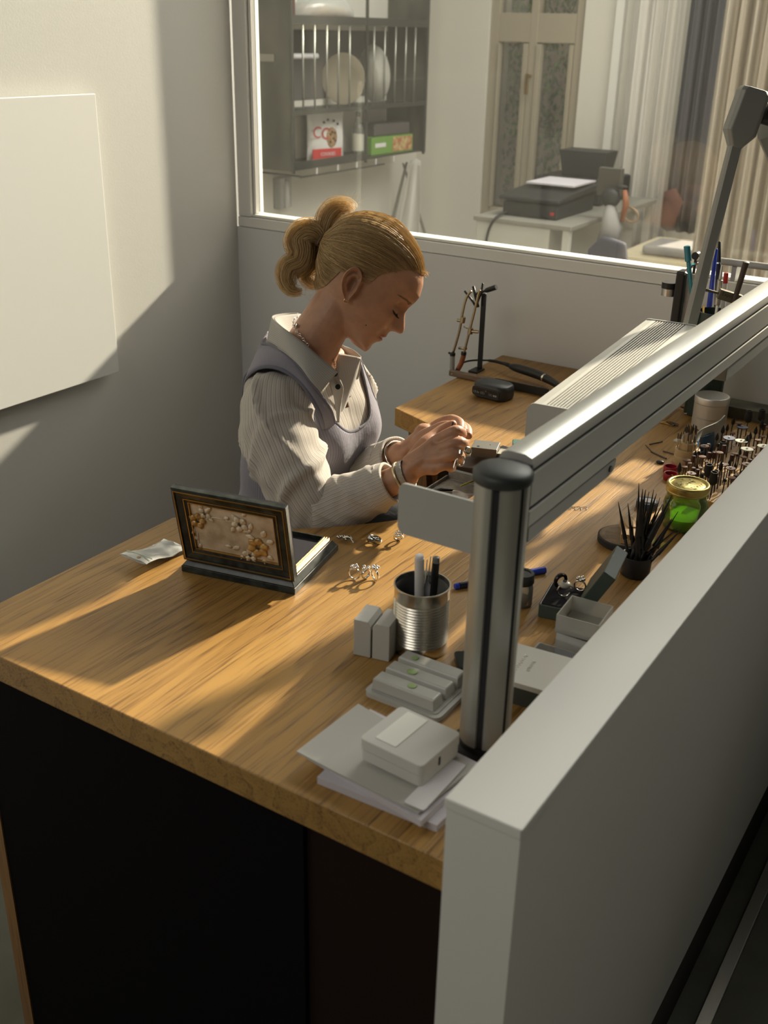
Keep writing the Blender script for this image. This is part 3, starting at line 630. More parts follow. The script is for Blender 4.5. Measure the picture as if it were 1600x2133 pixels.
# gold watch of silver chain fragments by the column
t = thing('wire_scrap', 'curled thin wire scraps lying on the bench behind the beam', 'wire', at(1185, 1060))
b = B()
for k in range(3): tube(b, smoothpath([(.012 * cos(a_) * (1 - .2 * k) + .01 * k, .009 * sin(a_ * 1.3) + .006 * k, .001) for a_ in [i * .7 for i in range(7)]], 5), .0005, 6)
ob('coil', b, DKMET, t, smooth=True)
# ------------------------------------------------ dark wooden box with flower relief
MARB = mat('dark_marbled_wood', (.008, .010, .009), .34, var=0, col2=(.035, .042, .037), vscale=70, coat=.05, stretch=(1, 1, 1))
GLD = mat('gold_line', (.50, .33, .12), .3, 1.0); VELV = mat('black_velvet', (.008, .007, .012), .95); PINK = mat('pinkish_silver', (.55, .48, .48), .25, .9)
ra = radians(11.6)
t = thing('flower_box', 'open dark marbled wooden jewellery box, its raised lid with gold and silver flower relief', 'box', (-.999, 1.024, ZD + EPS), ra)
BW, BD = .186, .157
def frust(b, x0, y0, x1, y1, z0, z1, ins0, ins1):
    rings(b, [[Vector((x, y, z0)) for x, y in ((x0 + ins0, y0 + ins0), (x1 - ins0, y0 + ins0), (x1 - ins0, y1 - ins0), (x0 + ins0, y1 - ins0))], [Vector((x, y, z1)) for x, y in ((x0 + ins1, y0 + ins1), (x1 - ins1, y0 + ins1), (x1 - ins1, y1 - ins1), (x0 + ins1, y1 - ins1))]])
b = B(); frust(b, 0, 0, BW, BD, 0, .010, .0, .0); frust(b, 0, 0, BW, BD, .0101, .020, .001, .008); ob('base', b, MARB, t, bev=.001)
def rim(b, ins, w, z0, z1):
    x0, y0, x1, y1 = ins, ins, BW - ins, BD - ins
    box(b, (x0, y0, z0), (x1, y0 + w, z1)); box(b, (x0, y1 - w, z0), (x1, y1, z1)); box(b, (x0, y0 + w + .0001, z0), (x0 + w, y1 - w - .0001, z1)); box(b, (x1 - w, y0 + w + .0001, z0), (x1, y1 - w - .0001, z1))
for i, (ins, z1, mm, nm) in enumerate(((.008, .0222, GLD, 'gold_rim'), (.0105, .0245, PINK, 'silver_rim'), (.0135, .0262, GLD, 'gold_rim'), (.016, .0275, MARB, 'dark_rim'))):
    b = B(); rim(b, ins, .0024, .0201, z1); ob(nm, b, mm, t)
b = B(); box(b, (.0185, .0185, .0202), (BW - .0185, BD - .0185, .0215)); ob('velvet_lining', b, VELV, t)
# lid hinged at the front edge, leaning toward the camera
LL = .127; ta = radians(11)
Lm = Matrix.Translation((.007, .006, .024)) @ Matrix.Rotation(radians(90) + ta, 4, 'X')   # local x along width, local y up the lid, local z outward
LW = BW - .006
lid = bpy.data.objects.new('lid', None)
b = B(); fw = .0225
def fr(b, i0, i1, z0a, z1a, z0b=None, z1b=None):
    """mitred frame between inset i0 and i1, heights za at i0 and zb at i1"""
    z0b = z0a if z0b is None else z0b; z1b = z1a if z1b is None else z1b
    def R4(i, z): return [Lm @ Vector(p) for p in ((i, i, z), (LW - i, i, z), (LW - i, LL - i, z), (i, LL - i, z))]
    rs = [R4(i0, z0a), R4(i0, z1a), R4(i1, z1b), R4(i1, z0b)]
    V = rings(b, rs, cap=False)
    for j in range(4): b.faces.new((V[3][j], V[3][(j + 1) % 4], V[0][(j + 1) % 4], V[0][j]))
b = B(); fr(b, 0, .006, 0, .0085, 0, .010); fr(b, .0062, .0165, 0, .0085, 0, .0062); ob('lid_frame', b, MARB, t, bev=.0006)
b = B(); fr(b, .0040, .0052, .0095, .0108); fr(b, .0166, .0178, .0, .0075); ob('gold_line', b, GLD, t)
b = B(); fr(b, .0179, .0225, 0, .0062, 0, .0048); ob('inner_frame', b, MARB, t)
b = B(); fr(b, .0226, .0236, 0, .0062); ob('gold_line', b, GLD, t)
b = B(); box(b, (.001, .001, -.004), (LW - .001, LL - .001, -.0003), Lm); ob('lid_back', b, VELV, t)
# relief plate
def vm(name, c1, c2, c3, vs, rough, metal):
    m = mat(name, c1, rough, metal, col2=c2, vscale=vs, bump=.5, bscale=45); return m
PLT = mat('antique_silver_plate', (.66, .56, .43), .4, .1, col2=(.44, .34, .23), vscale=38, bump=.35, bscale=60)
b = B(); box(b, (.024, .024, 0), (LW - .024, LL - .024, .0028), Lm); ob('relief_plate', b, PLT, t)
PET = mat('petal_silver', (.74, .66, .52), .32, .1, col2=(.55, .44, .30), vscale=120); PGD = mat('petal_gold', (.58, .36, .12), .32, .2, col2=(.40, .23, .07), vscale=150); PDK = mat('relief_dark', (.10, .08, .06), .5, .6)
def petal(b, cx_, cy_, a, ln, wd, h, z=.003):
    """pointed curved petal at (cx,cy) heading a"""
    ca, sa = cos(a), sin(a); n = 7; rs = []
    for i in range(n + 1):
        u = i / n; w = wd * (sin(pi * min(1, u * .92 + .06)) ** .8); r = []
        for j in range(7):
            v = j / 6 * 2 - 1; x = ln * u; y = w * v; zz = z + h * (sin(u * pi * .75 + .25)) * (1 - .55 * v * v) - (.0006 if abs(v) > .9 else 0) + h * .25 * (abs(v) < .1)
            r.append(Lm @ Vector((cx_ + x * ca - y * sa, cy_ + x * sa + y * ca, zz)))
        r += [Lm @ Vector((cx_ + ln * u * ca + w * sa * .9, cy_ + ln * u * sa - w * ca * .9, z - .001))][:0]
        rs.append(r)
    rings(b, rs, closed=False, cap=False)
def lidp(px, py):
    """photo point -> coordinates on the lid plane"""
    Mw = Matrix.Translation((-.999, 1.024, ZD + EPS)) @ Matrix.Rotation(ra, 4, 'Z') @ Lm; Mi = Mw.inverted(); o = Mi @ CAM; d = (Mi.to_3x3() @ ray(px, py)); s = (.003 - o.z) / d.z; q = o + d * s; return q.x, q.y
def flower(px, py, n, ln, wd, m, a0=0, h=.0032, core=.0022, nm='relief_flower'):
    x, y = lidp(px, py); b = B()
    for i in range(n): petal(b, x + cos(a0 + 2 * pi * i / n) * core * .8, y + sin(a0 + 2 * pi * i / n) * core * .8, a0 + 2 * pi * i / n, ln, wd, h)
    o = ob(nm, b, m, t, smooth=True); md = o.modifiers.new('s', 'SOLIDIFY'); md.thickness = .0006; md.offset = -1
    b = B(); 
    for i in range(8): ball(b, Lm @ Vector((x + core * .6 * cos(i * pi / 4), y + core * .6 * sin(i * pi / 4), .0052)), .0007, 6)
    ball(b, Lm @ Vector((x, y, .0054)), .0011, 8); ob('flower_centre', b, PDK, o, smooth=True)
def leafs(L_, m, nm='relief_leaf'):
    b = B()
    for px, py, a, ln, wd in L_:
        x, y = lidp(px, py); petal(b, x, y, radians(a), ln, wd, .0022)
    o = ob(nm, b, m, t, smooth=True); md = o.modifiers.new('s', 'SOLIDIFY'); md.thickness = .0005; md.offset = -1
flower(538, 1140, 6, .0150, .0072, PGD, .3, .0042, .0036)
flower(412, 1084, 5, .0115, .0058, PGD, .1, .0038, .0030)
flower(500, 1092, 5, .0115, .0056, PET, .8, .0036, .0028)
flower(522, 1156, 5, .0105, .0052, PET, .4, .0032, .0025)
flower(427, 1069, 4, .0095, .0045, PET, .9, .0026, .002)
leafs([(505, 1108, 20, .016, .0045), (512, 1115, -10, .015, .0045), (520, 1105, 70, .014, .004), (545, 1120, 60, .015, .005), (555, 1130, 20, .013, .0045), (500, 1140, 200, .013, .004), (508, 1158, 230, .012, .004), (530, 1168, 260, .012, .0045), (548, 1165, 300, .012, .0045), (556, 1158, 340, .011, .004), (484, 1140, 170, .011, .003), (492, 1084, 120, .011, .0045), (506, 1076, 60, .010, .0035), (488, 1098, 240, .010, .0035)], PET)
leafs([(404, 1100, 250, .013, .0035), (402, 1092, 200, .009, .003), (420, 1060, 100, .010, .0035), (430, 1062, 30, .010, .0035), (467, 1080, 20, .009, .0036), (412, 1125, 120, .010, .003), (418, 1132, 260, .008, .0028), (434, 1078, 330, .010, .003)], PET)
b = B()
for path in ([(412, 1110), (415, 1130), (425, 1147), (450, 1158), (480, 1162), (505, 1163)], [(430, 1080), (445, 1078), (458, 1080), (468, 1082)], [(470, 1084), (482, 1086), (492, 1090)]):
    tube(b, smoothpath([Lm @ Vector((*lidp(*q), .0034)) for q in path], 5), .0007, 6)
ob('relief_stem', b, PET, t, smooth=True)
ob('hinge_strip', bx((.007, .0055, .0201), (BW - .007, .0115, .0268)), MARB, t)
b = B(); 
for x in (.03, BW - .04): cyl(b, (x, .0045, .0235), (x + .014, .0045, .0235), .0016)
ob('hinge', b, GLD, t, smooth=True)
# ------------------------------------------------ right part of the bench
WSL = wood('pale_block_wood', (.50, .34, .18), (.44, .29, .14), (.3, .18, .08), plank=.5)
pc = at(1300, 1130)
t = thing('round_pad', 'round brown leather pad with dark thick rim on the bench', 'pad', pc, 0)
b = B(); lathe(b, [(.040, 0), (.0425, .002), (.0425, .011), (.040, .0125), (.040, .0110), (0, .0110)], 44); ob('rim', b, BLKR, t, smooth=True, ang=40)
b = B(); lathe(b, [(.0398, .0111), (.0398, .0124), (.030, .0135), (0, .0135)], 44); ob('leather_top', b, mat('brown_leather', (.27, .20, .13), .7, var=.4, vscale=60, bump=.3, bscale=150), t, smooth=True)
for i, (dx, dy, w, l, h, rz, dz, lb) in enumerate(((.004, .016, .026, .040, .018, 40, .0138, 'small pale wooden block lying on the round leather pad, rear one'), (.012, -.016, .026, .032, .016, 20, .0138, 'small pale wooden block lying on the round leather pad, front one'), (.036, .020, .018, .030, .013, 65, .0, ''))):
    if not lb: continue
    b = B(); prism(b, [(-w / 2, -l / 2), (w / 2, -l / 2), (w / 2, l / 2 - .006), (w / 2 - .006, l / 2), (-w / 2, l / 2)], 0, h)
    o = ob('wood_block', b, WSL, loc=pc + Vector((dx, dy, dz)), bev=.0006); o.rotation_euler = (0, 0, radians(rz)); tag(o, lb, 'wood block')
# files in a dark pot
fc = at(1322, 1196)
t = thing('file_pot', 'short black pot holding a bunch of dark needle files', 'pot', fc)
b = B(); lathe(b, [(.020, 0), (.022, .002), (.023, .032), (.0225, .033), (.021, .032), (.020, .003), (0, .003)], 30); ob('pot_wall', b, BLKP, t, smooth=True, ang=40)
NF = 26; ends = [(1331, 1006), (1345, 1020), (1352, 1024), (1362, 1020), (1368, 1028), (1375, 1036), (1308, 1048), (1399, 1034), (1413, 1065), (1288, 1045), (1339, 1018), (1356, 1046), (1380, 1050), (1326, 1078), (1318, 1086), (1392, 1058), (1400, 1080), (1412, 1100), (1420, 1102), (1350, 1060), (1364, 1070), (1337, 1055), (1386, 1075), (1370, 1085), (1310, 1085), (1344, 1085)]
FIL = mat('blued_steel', (.03, .028, .028), .4, .6)
for i, (ex, ey) in enumerate(ends):
    a = i * 2.39996; rr = .003 + .012 * sqrt((i + .5) / NF); p = fc + Vector((rr * cos(a) * .8, rr * sin(a) * .8, .0045))
    d0 = (p - CAM).dot(F_); q = atd(ex, ey, d0 + .012 * sin(i * 1.7) - .03); L = (q - p).length
    kind = i % 3; r0 = (.0028, .0038, .0022)[kind]
    pick('needle_file', ('slim round needle file standing in the black file pot', 'flat broad needle file standing in the black file pot', 'thin pointed needle file standing in the black file pot')[kind], 'file', p, q,
         [('handle', 0, .45, r0 * .8, r0 * .9, FIL), ('blade', .452, 1, r0 * (1.25, 1.5, 1)[kind], .0004, FIL)], ('round needle files', 'flat needle files', 'pointed needle files')[kind])
# glass jar with green liquid and gold lid
jc = Vector((-.4335, 1.615, ZD + EPS))
t = thing('green_jar', 'glass jar of bright green liquid with a scratched gold screw lid', 'jar', jc)
JH = .074; GJ = glass('clear_jar_glass', (.80, .93, .62), haze=.05, refl=1.6, hcol=(.5, .8, .2))
b = B(); lathe(b, [(.030, 0), (.0345, .003), (.0362, .012), (.0362, .040), (.034, .050), (.031, .055), (.0318, .057), (.0318, JH - .012), (.0302, JH - .012), (.0302, .058), (.0295, .0545), (.0325, .049), (.0346, .040), (.0346, .013), (.033, .005), (0, .004)], 52); ob('jar_glass', b, GJ, t, smooth=True, ang=60)
b = B(); lathe(b, [(0, .0045), (.032, .0055), (.0341, .013), (.0341, .022), (0, .022)], 44)
ob('green_liquid', b, mat('green_liquid', (.22, .48, .008), .15, spec=.6), t, smooth=True, ang=50)
GL = mat('gold_lid', (.50, .43, .17), .32, .9, col2=(.42, .34, .12), vscale=90, bump=.15, bscale=250)
b = B(); lathe(b, [(.0338, JH - .011), (.0345, JH - .0105), (.0345, JH - .0075), (.0338, JH - .007), (.0342, JH - .003), (.0345, JH + .0018), (.0338, JH + .0035), (.0315, JH + .0042), (.0295, JH + .0036), (.0280, JH + .0012), (.0262, JH + .0014), (.0250, JH + .0022), (0, JH + .0022)], 60); ob('screw_lid', b, GL, t, smooth=True, ang=60)
b = B(); random.seed(3)
for k in range(34):
    a = random.uniform(0, 6.28); r = .022 * sqrt(random.random()); x, y = r * cos(a), r * sin(a); l = random.uniform(.001, .0045); g = random.uniform(-.5, .5)
    tube(b, [(x, y, JH + .0024), (x + l * cos(g) * .5, y + l * sin(g) * .5 + .0006, JH + .0024), (x + l * cos(g), y + l * sin(g), JH + .0024)], .00028, 4)
ob('scribbled_writing', b, mat('ink', (.05, .045, .02), .6), t)
# open green ring box
t = thing('ring_box', 'open dark green ring box holding rings beside the partition', 'box', Vector((-.478, 1.245, ZD + EPS)), radians(10))
GRB = mat('green_leatherette', (.055, .075, .065), .5, bump=.2, bscale=300)
b = B(); prism(b, rrect(.064, .072, .003, 3), 0, .020); ob('box_base', b, GRB, t, smooth=True, ang=30, bev=.001)
b = B(); prism(b, rrect(.058, .066, .002, 2), .0203, .0212); ob('velvet_pad', b, VELV, t)
b = B(); prism(b, rrect(.060, .068, .002, 2), .0200, .0202); ob('steel_edge', b, STEEL, t)
Mk = Matrix.Translation((.036, 0, .022)) @ Matrix.Rotation(radians(-62), 4, 'Y')
b = B(); box(b, (0, -.038, -.001), (.068, .050, .018), Mk); ob('box_lid', b, GRB, t, bev=.0015)
b = B(); box(b, (.003, -.032, -.0016), (.060, .032, -.0011), Mk); ob('lid_lining', b, mat('grey_silk', (.30, .31, .28), .5), t)
t2 = gem_ring(Vector((-.482, 1.240, ZD + .0222)), 'ring with a large pale round stone lying in the open green box', .009, .0012, (0, 0, radians(30)), 1.2, None)
b = B(); ball(b, (0, 0, .020), .009, 16, (1, 1, .55)); ob('pale_stone', b, mat('pale_stone', (.45, .42, .36), .25), t2, smooth=True)
b = B(); cyl(b, (0, 0, .0245), (0, 0, .0256), .003); ob('dark_eye', b, VELV, t2)
t3 = gem_ring(Vector((-.497, 1.262, ZD + .0222)), 'dark beaded ring standing left in the open green box', .009, .0026, (0, 0, radians(60)), 1.1, None, mat('dark_beads', (.03, .03, .03), .2, .6))
t4 = gem_ring(Vector((-.470, 1.268, ZD + .0222)), 'shiny thin ring with bead top standing right in the open green box', .008, .0012, (0, 0, radians(10)), 1.1, 5)
# clear plastic boxes
def clearbox(name, label, loc, rz, w, l, h, m):
    t = thing(name, label, 'box', loc, rz); b = B(); th = .0016
    box(b, (-w / 2, -l / 2, 0), (w / 2, l / 2, th)); 
    for x0, x1, y0, y1 in ((-w / 2, w / 2, -l / 2, -l / 2 + th), (-w / 2, w / 2, l / 2 - th, l / 2), (-w / 2, -w / 2 + th, -l / 2 + th, l / 2 - th), (w / 2 - th, w / 2, -l / 2 + th, l / 2 - th)): box(b, (x0, y0, th), (x1, y1, h))
    ob('box_shell', b, m, t); b = B(); box(b, (-w / 2 + .003, -l / 2 + .003, th + .0002), (w / 2 - .003, l / 2 - .003, th + .003)); ob('foam_insert', b, mat('pale_foam', (.34, .33, .29), .9), t); return t
CB = glass('clear_plastic', (.9, .9, .87), haze=.42, refl=2.0, rough=.08, hcol=(.85, .84, .80))
clearbox('clear_box', 'clear plastic box without lid, topmost of the pair by the partition', Vector((-.425, 1.176, ZD + .0235)), radians(4), .058, .060, .026, CB)
clearbox('clear_box', 'clear plastic box underneath the topmost one by the partition', Vector((-.421, 1.172, ZD + EPS)), radians(0), .056, .058, .0228, CB)
t = thing('mirror_tray', 'flat dark shiny tray with pale rim left of the clear boxes', 'tray', Vector((-.433, 1.112, ZD + EPS)), radians(3))
b = B(); prism(b, rrect(.070, .050, .003, 3), 0, .006); ob('tray_rim', b, mat('pale_grey_plastic', (.4, .4, .38), .4), t, smooth=True, ang=30)
b = B(); prism(b, rrect(.064, .044, .002, 2), .0062, .0068); ob('mirror', b, mat('dark_mirror', (.25, .25, .26), .15, 1.0), t)
# aluminium tin in three stacked tiers
t = thing('round_tin', 'round matt aluminium tin of stacked tiers with lid at the rear of the bench', 'tin', Vector((-.549, 2.128, ZD + EPS)))
TIN = mat('matt_tin', (.62, .59, .54), .36, .6, bump=.05, bscale=300)
b = B(); lathe(b, [(.032, 0), (.0345, .001), (.0345, .0235), (.0335, .024), (.0335, .0245)], 44); ob('lower_tier', b, TIN, t, smooth=True, ang=40)
b = B(); lathe(b, [(.0335, .0248), (.0345, .0252), (.0345, .0535), (.0335, .0540)], 44); ob('upper_tier', b, TIN, t, smooth=True, ang=40)
b = B(); lathe(b, [(.0340, .0543), (.0352, .0546), (.0352, .0655), (.0338, .068), (.030, .0684), (.028, .0676), (0, .0676)], 44); ob('tin_lid', b, TIN, t, smooth=True, ang=40)
# small debris
def stick(name, label, cat, a, b_, r, m, taper=1.0, dz=.0): 
    p, q = at(*a), at(*b_); p.z += r + dz; q.z += r + dz; o = B(); tube(o, [p, p.lerp(q, .3), q], [r, r, r * taper], 10); return tag(ob(name, o, m, smooth=True, ang=50), label, cat)
stick('steel_pin', 'dark steel pin lying on the bench, upper right of the broken drill bit', 'pin', (1353, 927), (1380, 921), .0012, DKMET)
stick('steel_pin', 'thin dark pin lying diagonally above the broken drill bit', 'pin', (1345, 928), (1358, 942), .0008, DKMET)
stick('drill_bit', 'broken dark drill bit lying nearest the black dome on the bench', 'drill bit', (1356, 942), (1388, 957), .0014, DKMET)
stick('needle_bur', 'slim dark needle bur lying right of the broken drill bit', 'bur', (1381, 941), (1420, 952), .0013, DKMET, .6)
b = B(); ball(b, (0, 0, .002), .006, 16, (1.3, 1, .6)); o = ob('black_dome', b, BLKP, loc=at(1375, 965), smooth=True); tag(o, 'small black shiny oval stone lying alone on the bench', 'stone')
o = ob('white_tag', (lambda b: (prism(b, rrect(.016, .036, .004, 4), 0, .0022), b)[1])(B()), mat('white_wax', (.50, .49, .45), .5, bump=.3, bscale=100), loc=at(1418, 917)); o.rotation_euler = (0, 0, radians(-12)); tag(o, 'rounded off-white plastic tag lying near the bur stand', 'tag')
b = B(); lathe(b, [(.0085, 0), (.0088, .0006), (.0085, .0012), (0, .0012)], 28); o = ob('grinding_disc', b, mat('grey_disc', (.25, .24, .23), .6), loc=at(1437, 920, .0), smooth=True, ang=40); tag(o, 'thin grey disc lying against the off-white tag', 'disc')
for i, (x, y) in enumerate(((1388, 884), (1405, 888), (1430, 855), (1438, 866))):
    b = B()
    for k in range(4): a0 = k * .5 + i; tube(b, [(-.012 * cos(a0), -.006 * sin(a0), .001 + k * .0018), (0, 0, .0015 + k * .0018), (.014 * cos(a0 + .1), .005 * sin(a0 + .1), .001 + k * .0018)], .0011, 6)
    o = ob('steel_bits', b, (BRASS, DKMET, DKMET, STEEL)[i], loc=at(x, y), smooth=True); tag(o, ('brassy bundle of thin drill bits left of the round tin, nearer the beam', 'dark bundle of thin drill bits lying in front of the round tin', 'dark metal bits in a heap just left of the round tin', 'shiny steel bits lying at the left foot of the round tin')[i], 'drill bits')
# bur stand
SB = wood('bur_board_wood', (.50, .31, .12), (.42, .25, .09), (.25, .13, .05), plank=.6, scale=.8)
t = thing('bur_board', 'low oak board full of small holes holding upright rotary burs', 'board', (0, 0, ZD + EPS))
bp_ = [(-.487, 1.705), (-.362, 1.705), (-.362, 2.10), (-.487, 2.10)]
b = B(); prism(b, bp_, 0, .016); ob('board', b, SB, t, bev=.001)
b = B()
for i in range(7):
    for j in range(22): cyl(b, (-.478 + i * .018, 1.716 + j * .0175, .0162), (-.478 + i * .018, 1.716 + j * .0175, .0166), .0013, seg=6)
h_ = ob('peg_holes', b, VELV, t, kind='stuff')
heads = {}
def bur_proto(kind):
    r = thing('rotary_bur', '', 'rotary bur', (0, 0, -5)); b = B(); H = {'disc': .036, 'cyl': .034, 'cone': .034, 'ball': .032, 'mush': .036, 'big': .030, 'pale': .040, 'blue': .038}[kind]
    cyl(b, (0, 0, 0), (0, 0, H), .0012, seg=8); ob('shank', b, DKMET, r, smooth=True, ang=50)
    b = B(); BR = mat('brown_rubber', (.07, .03, .02), .6); BK = mat('black_abrasive', (.015, .014, .014), .7); GR = mat('pale_abrasive', (.42, .43, .37), .7)
    if kind == 'disc': lathe(b, [(.0075, H), (.0078, H + .0008), (.0075, H + .0016), (0, H + .0016)], 20); mm = mat('brown_disc', (.16, .10, .08), .6)
    if kind == 'cyl': lathe(b, [(.0034, H - .004), (.0036, H - .003), (.0036, H + .007), (.003, H + .008), (0, H + .008)], 14); mm = BR
    if kind == 'cone': lathe(b, [(.0018, H - .004), (.0034, H - .001), (.0030, H + .004), (.0004, H + .011)], 14); mm = BK
    if kind == 'ball': ball(b, (0, 0, H + .002), .0034, 10); mm = BK
    if kind == 'mush': lathe(b, [(.0016, H - .005), (.002, H), (.0058, H + .002), (.0055, H + .0035), (0, H + .0045)], 16); mm = mat('rust_bristle', (.14, .075, .05), .8)
    if kind == 'big': lathe(b, [(.0035, H - .002), (.0072, H + .002), (.0075, H + .010), (.0062, H + .016), (.0062, H + .022), (.0045, H + .022), (.0045, H + .018), (0, H + .018)], 18); mm = BK
    if kind == 'pale': lathe(b, [(.011, H), (.0115, H + .0008), (.011, H + .0016), (0, H + .0016)], 28); mm = GR
    if kind == 'blue': lathe(b, [(.011, H), (.0115, H + .0008), (.011, H + .0018), (0, H + .0018)], 28); mm = mat('slate_blue_disc', (.05, .06, .12), .5)
    hh = ob('head', b, mm, r, smooth=True, ang=50)
    b = B()
    if kind in ('disc', 'pale', 'blue'): cyl(b, (0, 0, H + .0019), (0, 0, H + .0032), .0019); ob('screw', b, STEEL, r, smooth=True, ang=50)
    else: b.free()
    return r
LBL = {'disc': 'rotary bur with a small brown disc on top standing in the oak bur board', 'cyl': 'rotary bur with a brown rubber cylinder head standing in the oak bur board', 'cone': 'rotary bur with a pointed black head standing in the oak bur board', 'ball': 'rotary bur with a small black ball head standing in the oak bur board', 'mush': 'rotary bur with a rusty mushroom brush head standing in the oak bur board', 'big': 'stout black stepped polishing head standing in the oak bur board', 'pale': 'wide pale grey-green abrasive disc on a pin in the oak bur board', 'blue': 'wide slate blue abrasive disc on a pin in the oak bur board'}
first = {}
random.seed(21)
def put_bur(kind, x, y, sc=1.0):
    r = first.get(kind); loc = Vector((x, y, ZD + .0172)); rot = (random.uniform(-.05, .05), random.uniform(-.05, .05), random.uniform(0, 6))
    if r is None: r = bur_proto(kind); first[kind] = r; r.location = loc; r.rotation_euler = rot
    else: r = dup(r, loc, rot)
    r['label'] = LBL[kind]; r['group'] = {'disc': 'brown disc burs', 'cyl': 'rubber cylinder burs', 'cone': 'pointed burs', 'ball': 'ball burs', 'mush': 'mushroom brush burs', 'big': 'stepped polishing heads', 'pale': 'pale abrasive discs', 'blue': 'slate blue discs'}[kind] + ' in the bur board'; r.scale = (sc, sc, sc); return r
def bur_at(kind, px, py, sc=1.0, h=.036):
    p = onz(px, py, ZD + .0172 + h * sc); p.x = min(max(p.x, -.481), -.368); p.y = min(max(p.y, 1.712), 2.095); put_bur(kind, p.x, p.y, sc)
for k, px, py in (('blue', 1519, 915), ('pale', 1543, 924), ('pale', 1555, 941), ('disc', 1501, 930), ('big', 1559, 872), ('big', 1589, 868), ('big', 1478, 985), ('big', 1482, 1003), ('pale', 1591, 935), ('blue', 1545, 893), ('big', 1508, 938), ('cyl', 1487, 948), ('cyl', 1452, 985), ('cyl', 1592, 890)): bur_at(k, px, py)
kk = ['cone', 'ball', 'cyl', 'mush', 'disc', 'cone', 'mush', 'cyl', 'ball', 'mush']
c_ = 0
for j in range(20):
    for i in range(7):
        if (i * 7 + j * 5) % 10 < 8 - (j > 9) * 4 and j < 19:
            x, y = -.478 + i * .018, 1.716 + j * .0175
            put_bur(kk[(i * 3 + j * 7 + c_) % 10], x, y, random.uniform(.8, 1.2)); c_ += 1
# round pale holder with thin burs
hc_ = Vector((-.520, 1.895, ZD + EPS))
t = thing('bur_holder', 'pale round two-tier wooden holder packed with thin drill bits', 'holder', hc_)
b = B(); lathe(b, [(.023, 0), (.0235, .001), (.0235, .018), (.0230, .0186), (.0225, .0186), (.0225, .0195), (.0230, .0196), (.0230, .030), (.0220, .031), (0, .031)], 36); ob('lower_tier', b, mat('pale_beech', (.48, .36, .20), .6, var=.2, vscale=30), t, smooth=True, ang=40)
b = B(); lathe(b, [(.016, .0312), (.016, .043), (.015, .044), (0, .044)], 30); ob('upper_tier', b, mat('pale_beech', (0, 0, 0)), t, smooth=True, ang=40)
for i in range(26):
    a = i * 2.4; rr = .0145 * sqrt((i + .5) / 26) if i < 17 else .0195; z0 = .0441 if i < 17 else .0312
    p = hc_ + Vector((rr * cos(a), rr * sin(a), z0)); q = p + Vector((random.uniform(-.003, .003), random.uniform(-.003, .003), random.uniform(.024, .036)))
    pick('drill_bit', 'thin steel drill bit standing upright in the pale round holder', 'drill bit', p, q, [('shank', 0, .6, .0011, .0011, STEEL), ('tip', .6, 1, .0015, .0009, DKMET)], 'thin bits in the pale round holder')
# upright white and blue packet
t = thing('blue_packet', 'creased white plastic packet with a blue panel standing between the holder and the burs', 'packet', Vector((-.487 - .012, 1.965, ZD + .001)), radians(84))
b = B(); 
def pk(b, x0, x1, z0, z1, off, th):
    n = 12; rs = []
    for i in range(n + 1):
        u = i / n; x = x0 + (x1 - x0) * u; y = .003 * sin(u * 7) + off; rs.append([Vector((x, y, z0)), Vector((x, y + .002 * sin(u * 5), (z0 + z1) / 2)), Vector((x, y + .001, z1)), Vector((x, y + .001 + th, z1)), Vector((x, y + th + .002 * sin(u * 5), (z0 + z1) / 2)), Vector((x, y + th, z0))])
    rings(b, rs)
pk(b, -.07, .07, .0, .062, 0, .002); ob('film', b, mat('milky_film', (.40, .41, .38), .35), t, smooth=True, ang=50)
b = B(); pk(b, -.062, .028, .004, .045, .0024, .0006); pk(b, -.062, .028, .004, .045, -.0010, .0006); ob('blue_panel', b, mat('packet_blue', (.03, .10, .22), .5), t, smooth=True, ang=50)
# red rings
for i, (x, y, lb) in enumerate(((1430, 975, 'open dark red plastic ring cup behind its twin near the gold lid'), (1424, 987, 'dark red plastic ring cup nearest the gold lid'))):
    b = B(); lathe(b, [(.0125, 0), (.013, .001), (.013, .012), (.0125, .0125), (.0105, .012), (.0105, .003), (0, .0028)], 28); o = ob('red_cup', b, mat('dark_red_plastic', (.30, .01, .02), .35), loc=Vector((-.530 + .012 * i, 1.836 - .034 * i, ZD + EPS + 0)), smooth=True, ang=50); tag(o, lb, 'cup')
# small items left of gold lid
b = B(); tube(b, smoothpath([(-.012, 0, .003), (-.006, .006, .006), (.002, .002, .004), (.010, .005, .003), (.014, -.002, .002)], 4), .0018, 8); o = ob('brass_clip', b, BRASS, loc=at(1398, 995), smooth=True); tag(o, 'bent brass clip lying behind the gold-lidded jar', 'clip')
t = thing('label_tape', 'roll of tape with white printed label left of the green jar', 'tape', Vector((-.510, 1.655, ZD + EPS)), radians(20))
b = B(); lathe(b, [(.011, 0), (.018, 0), (.018, .012), (.011, .012), (.011, .0001)], 32, cap=False); ob('roll', b, mat('dark_blue_roll', (.03, .05, .10), .5), t, smooth=True, ang=40)
b = B(); prism(b, rrect(.030, .018, .002, 2), .0123, .0132); ob('label', b, PAPER, t)
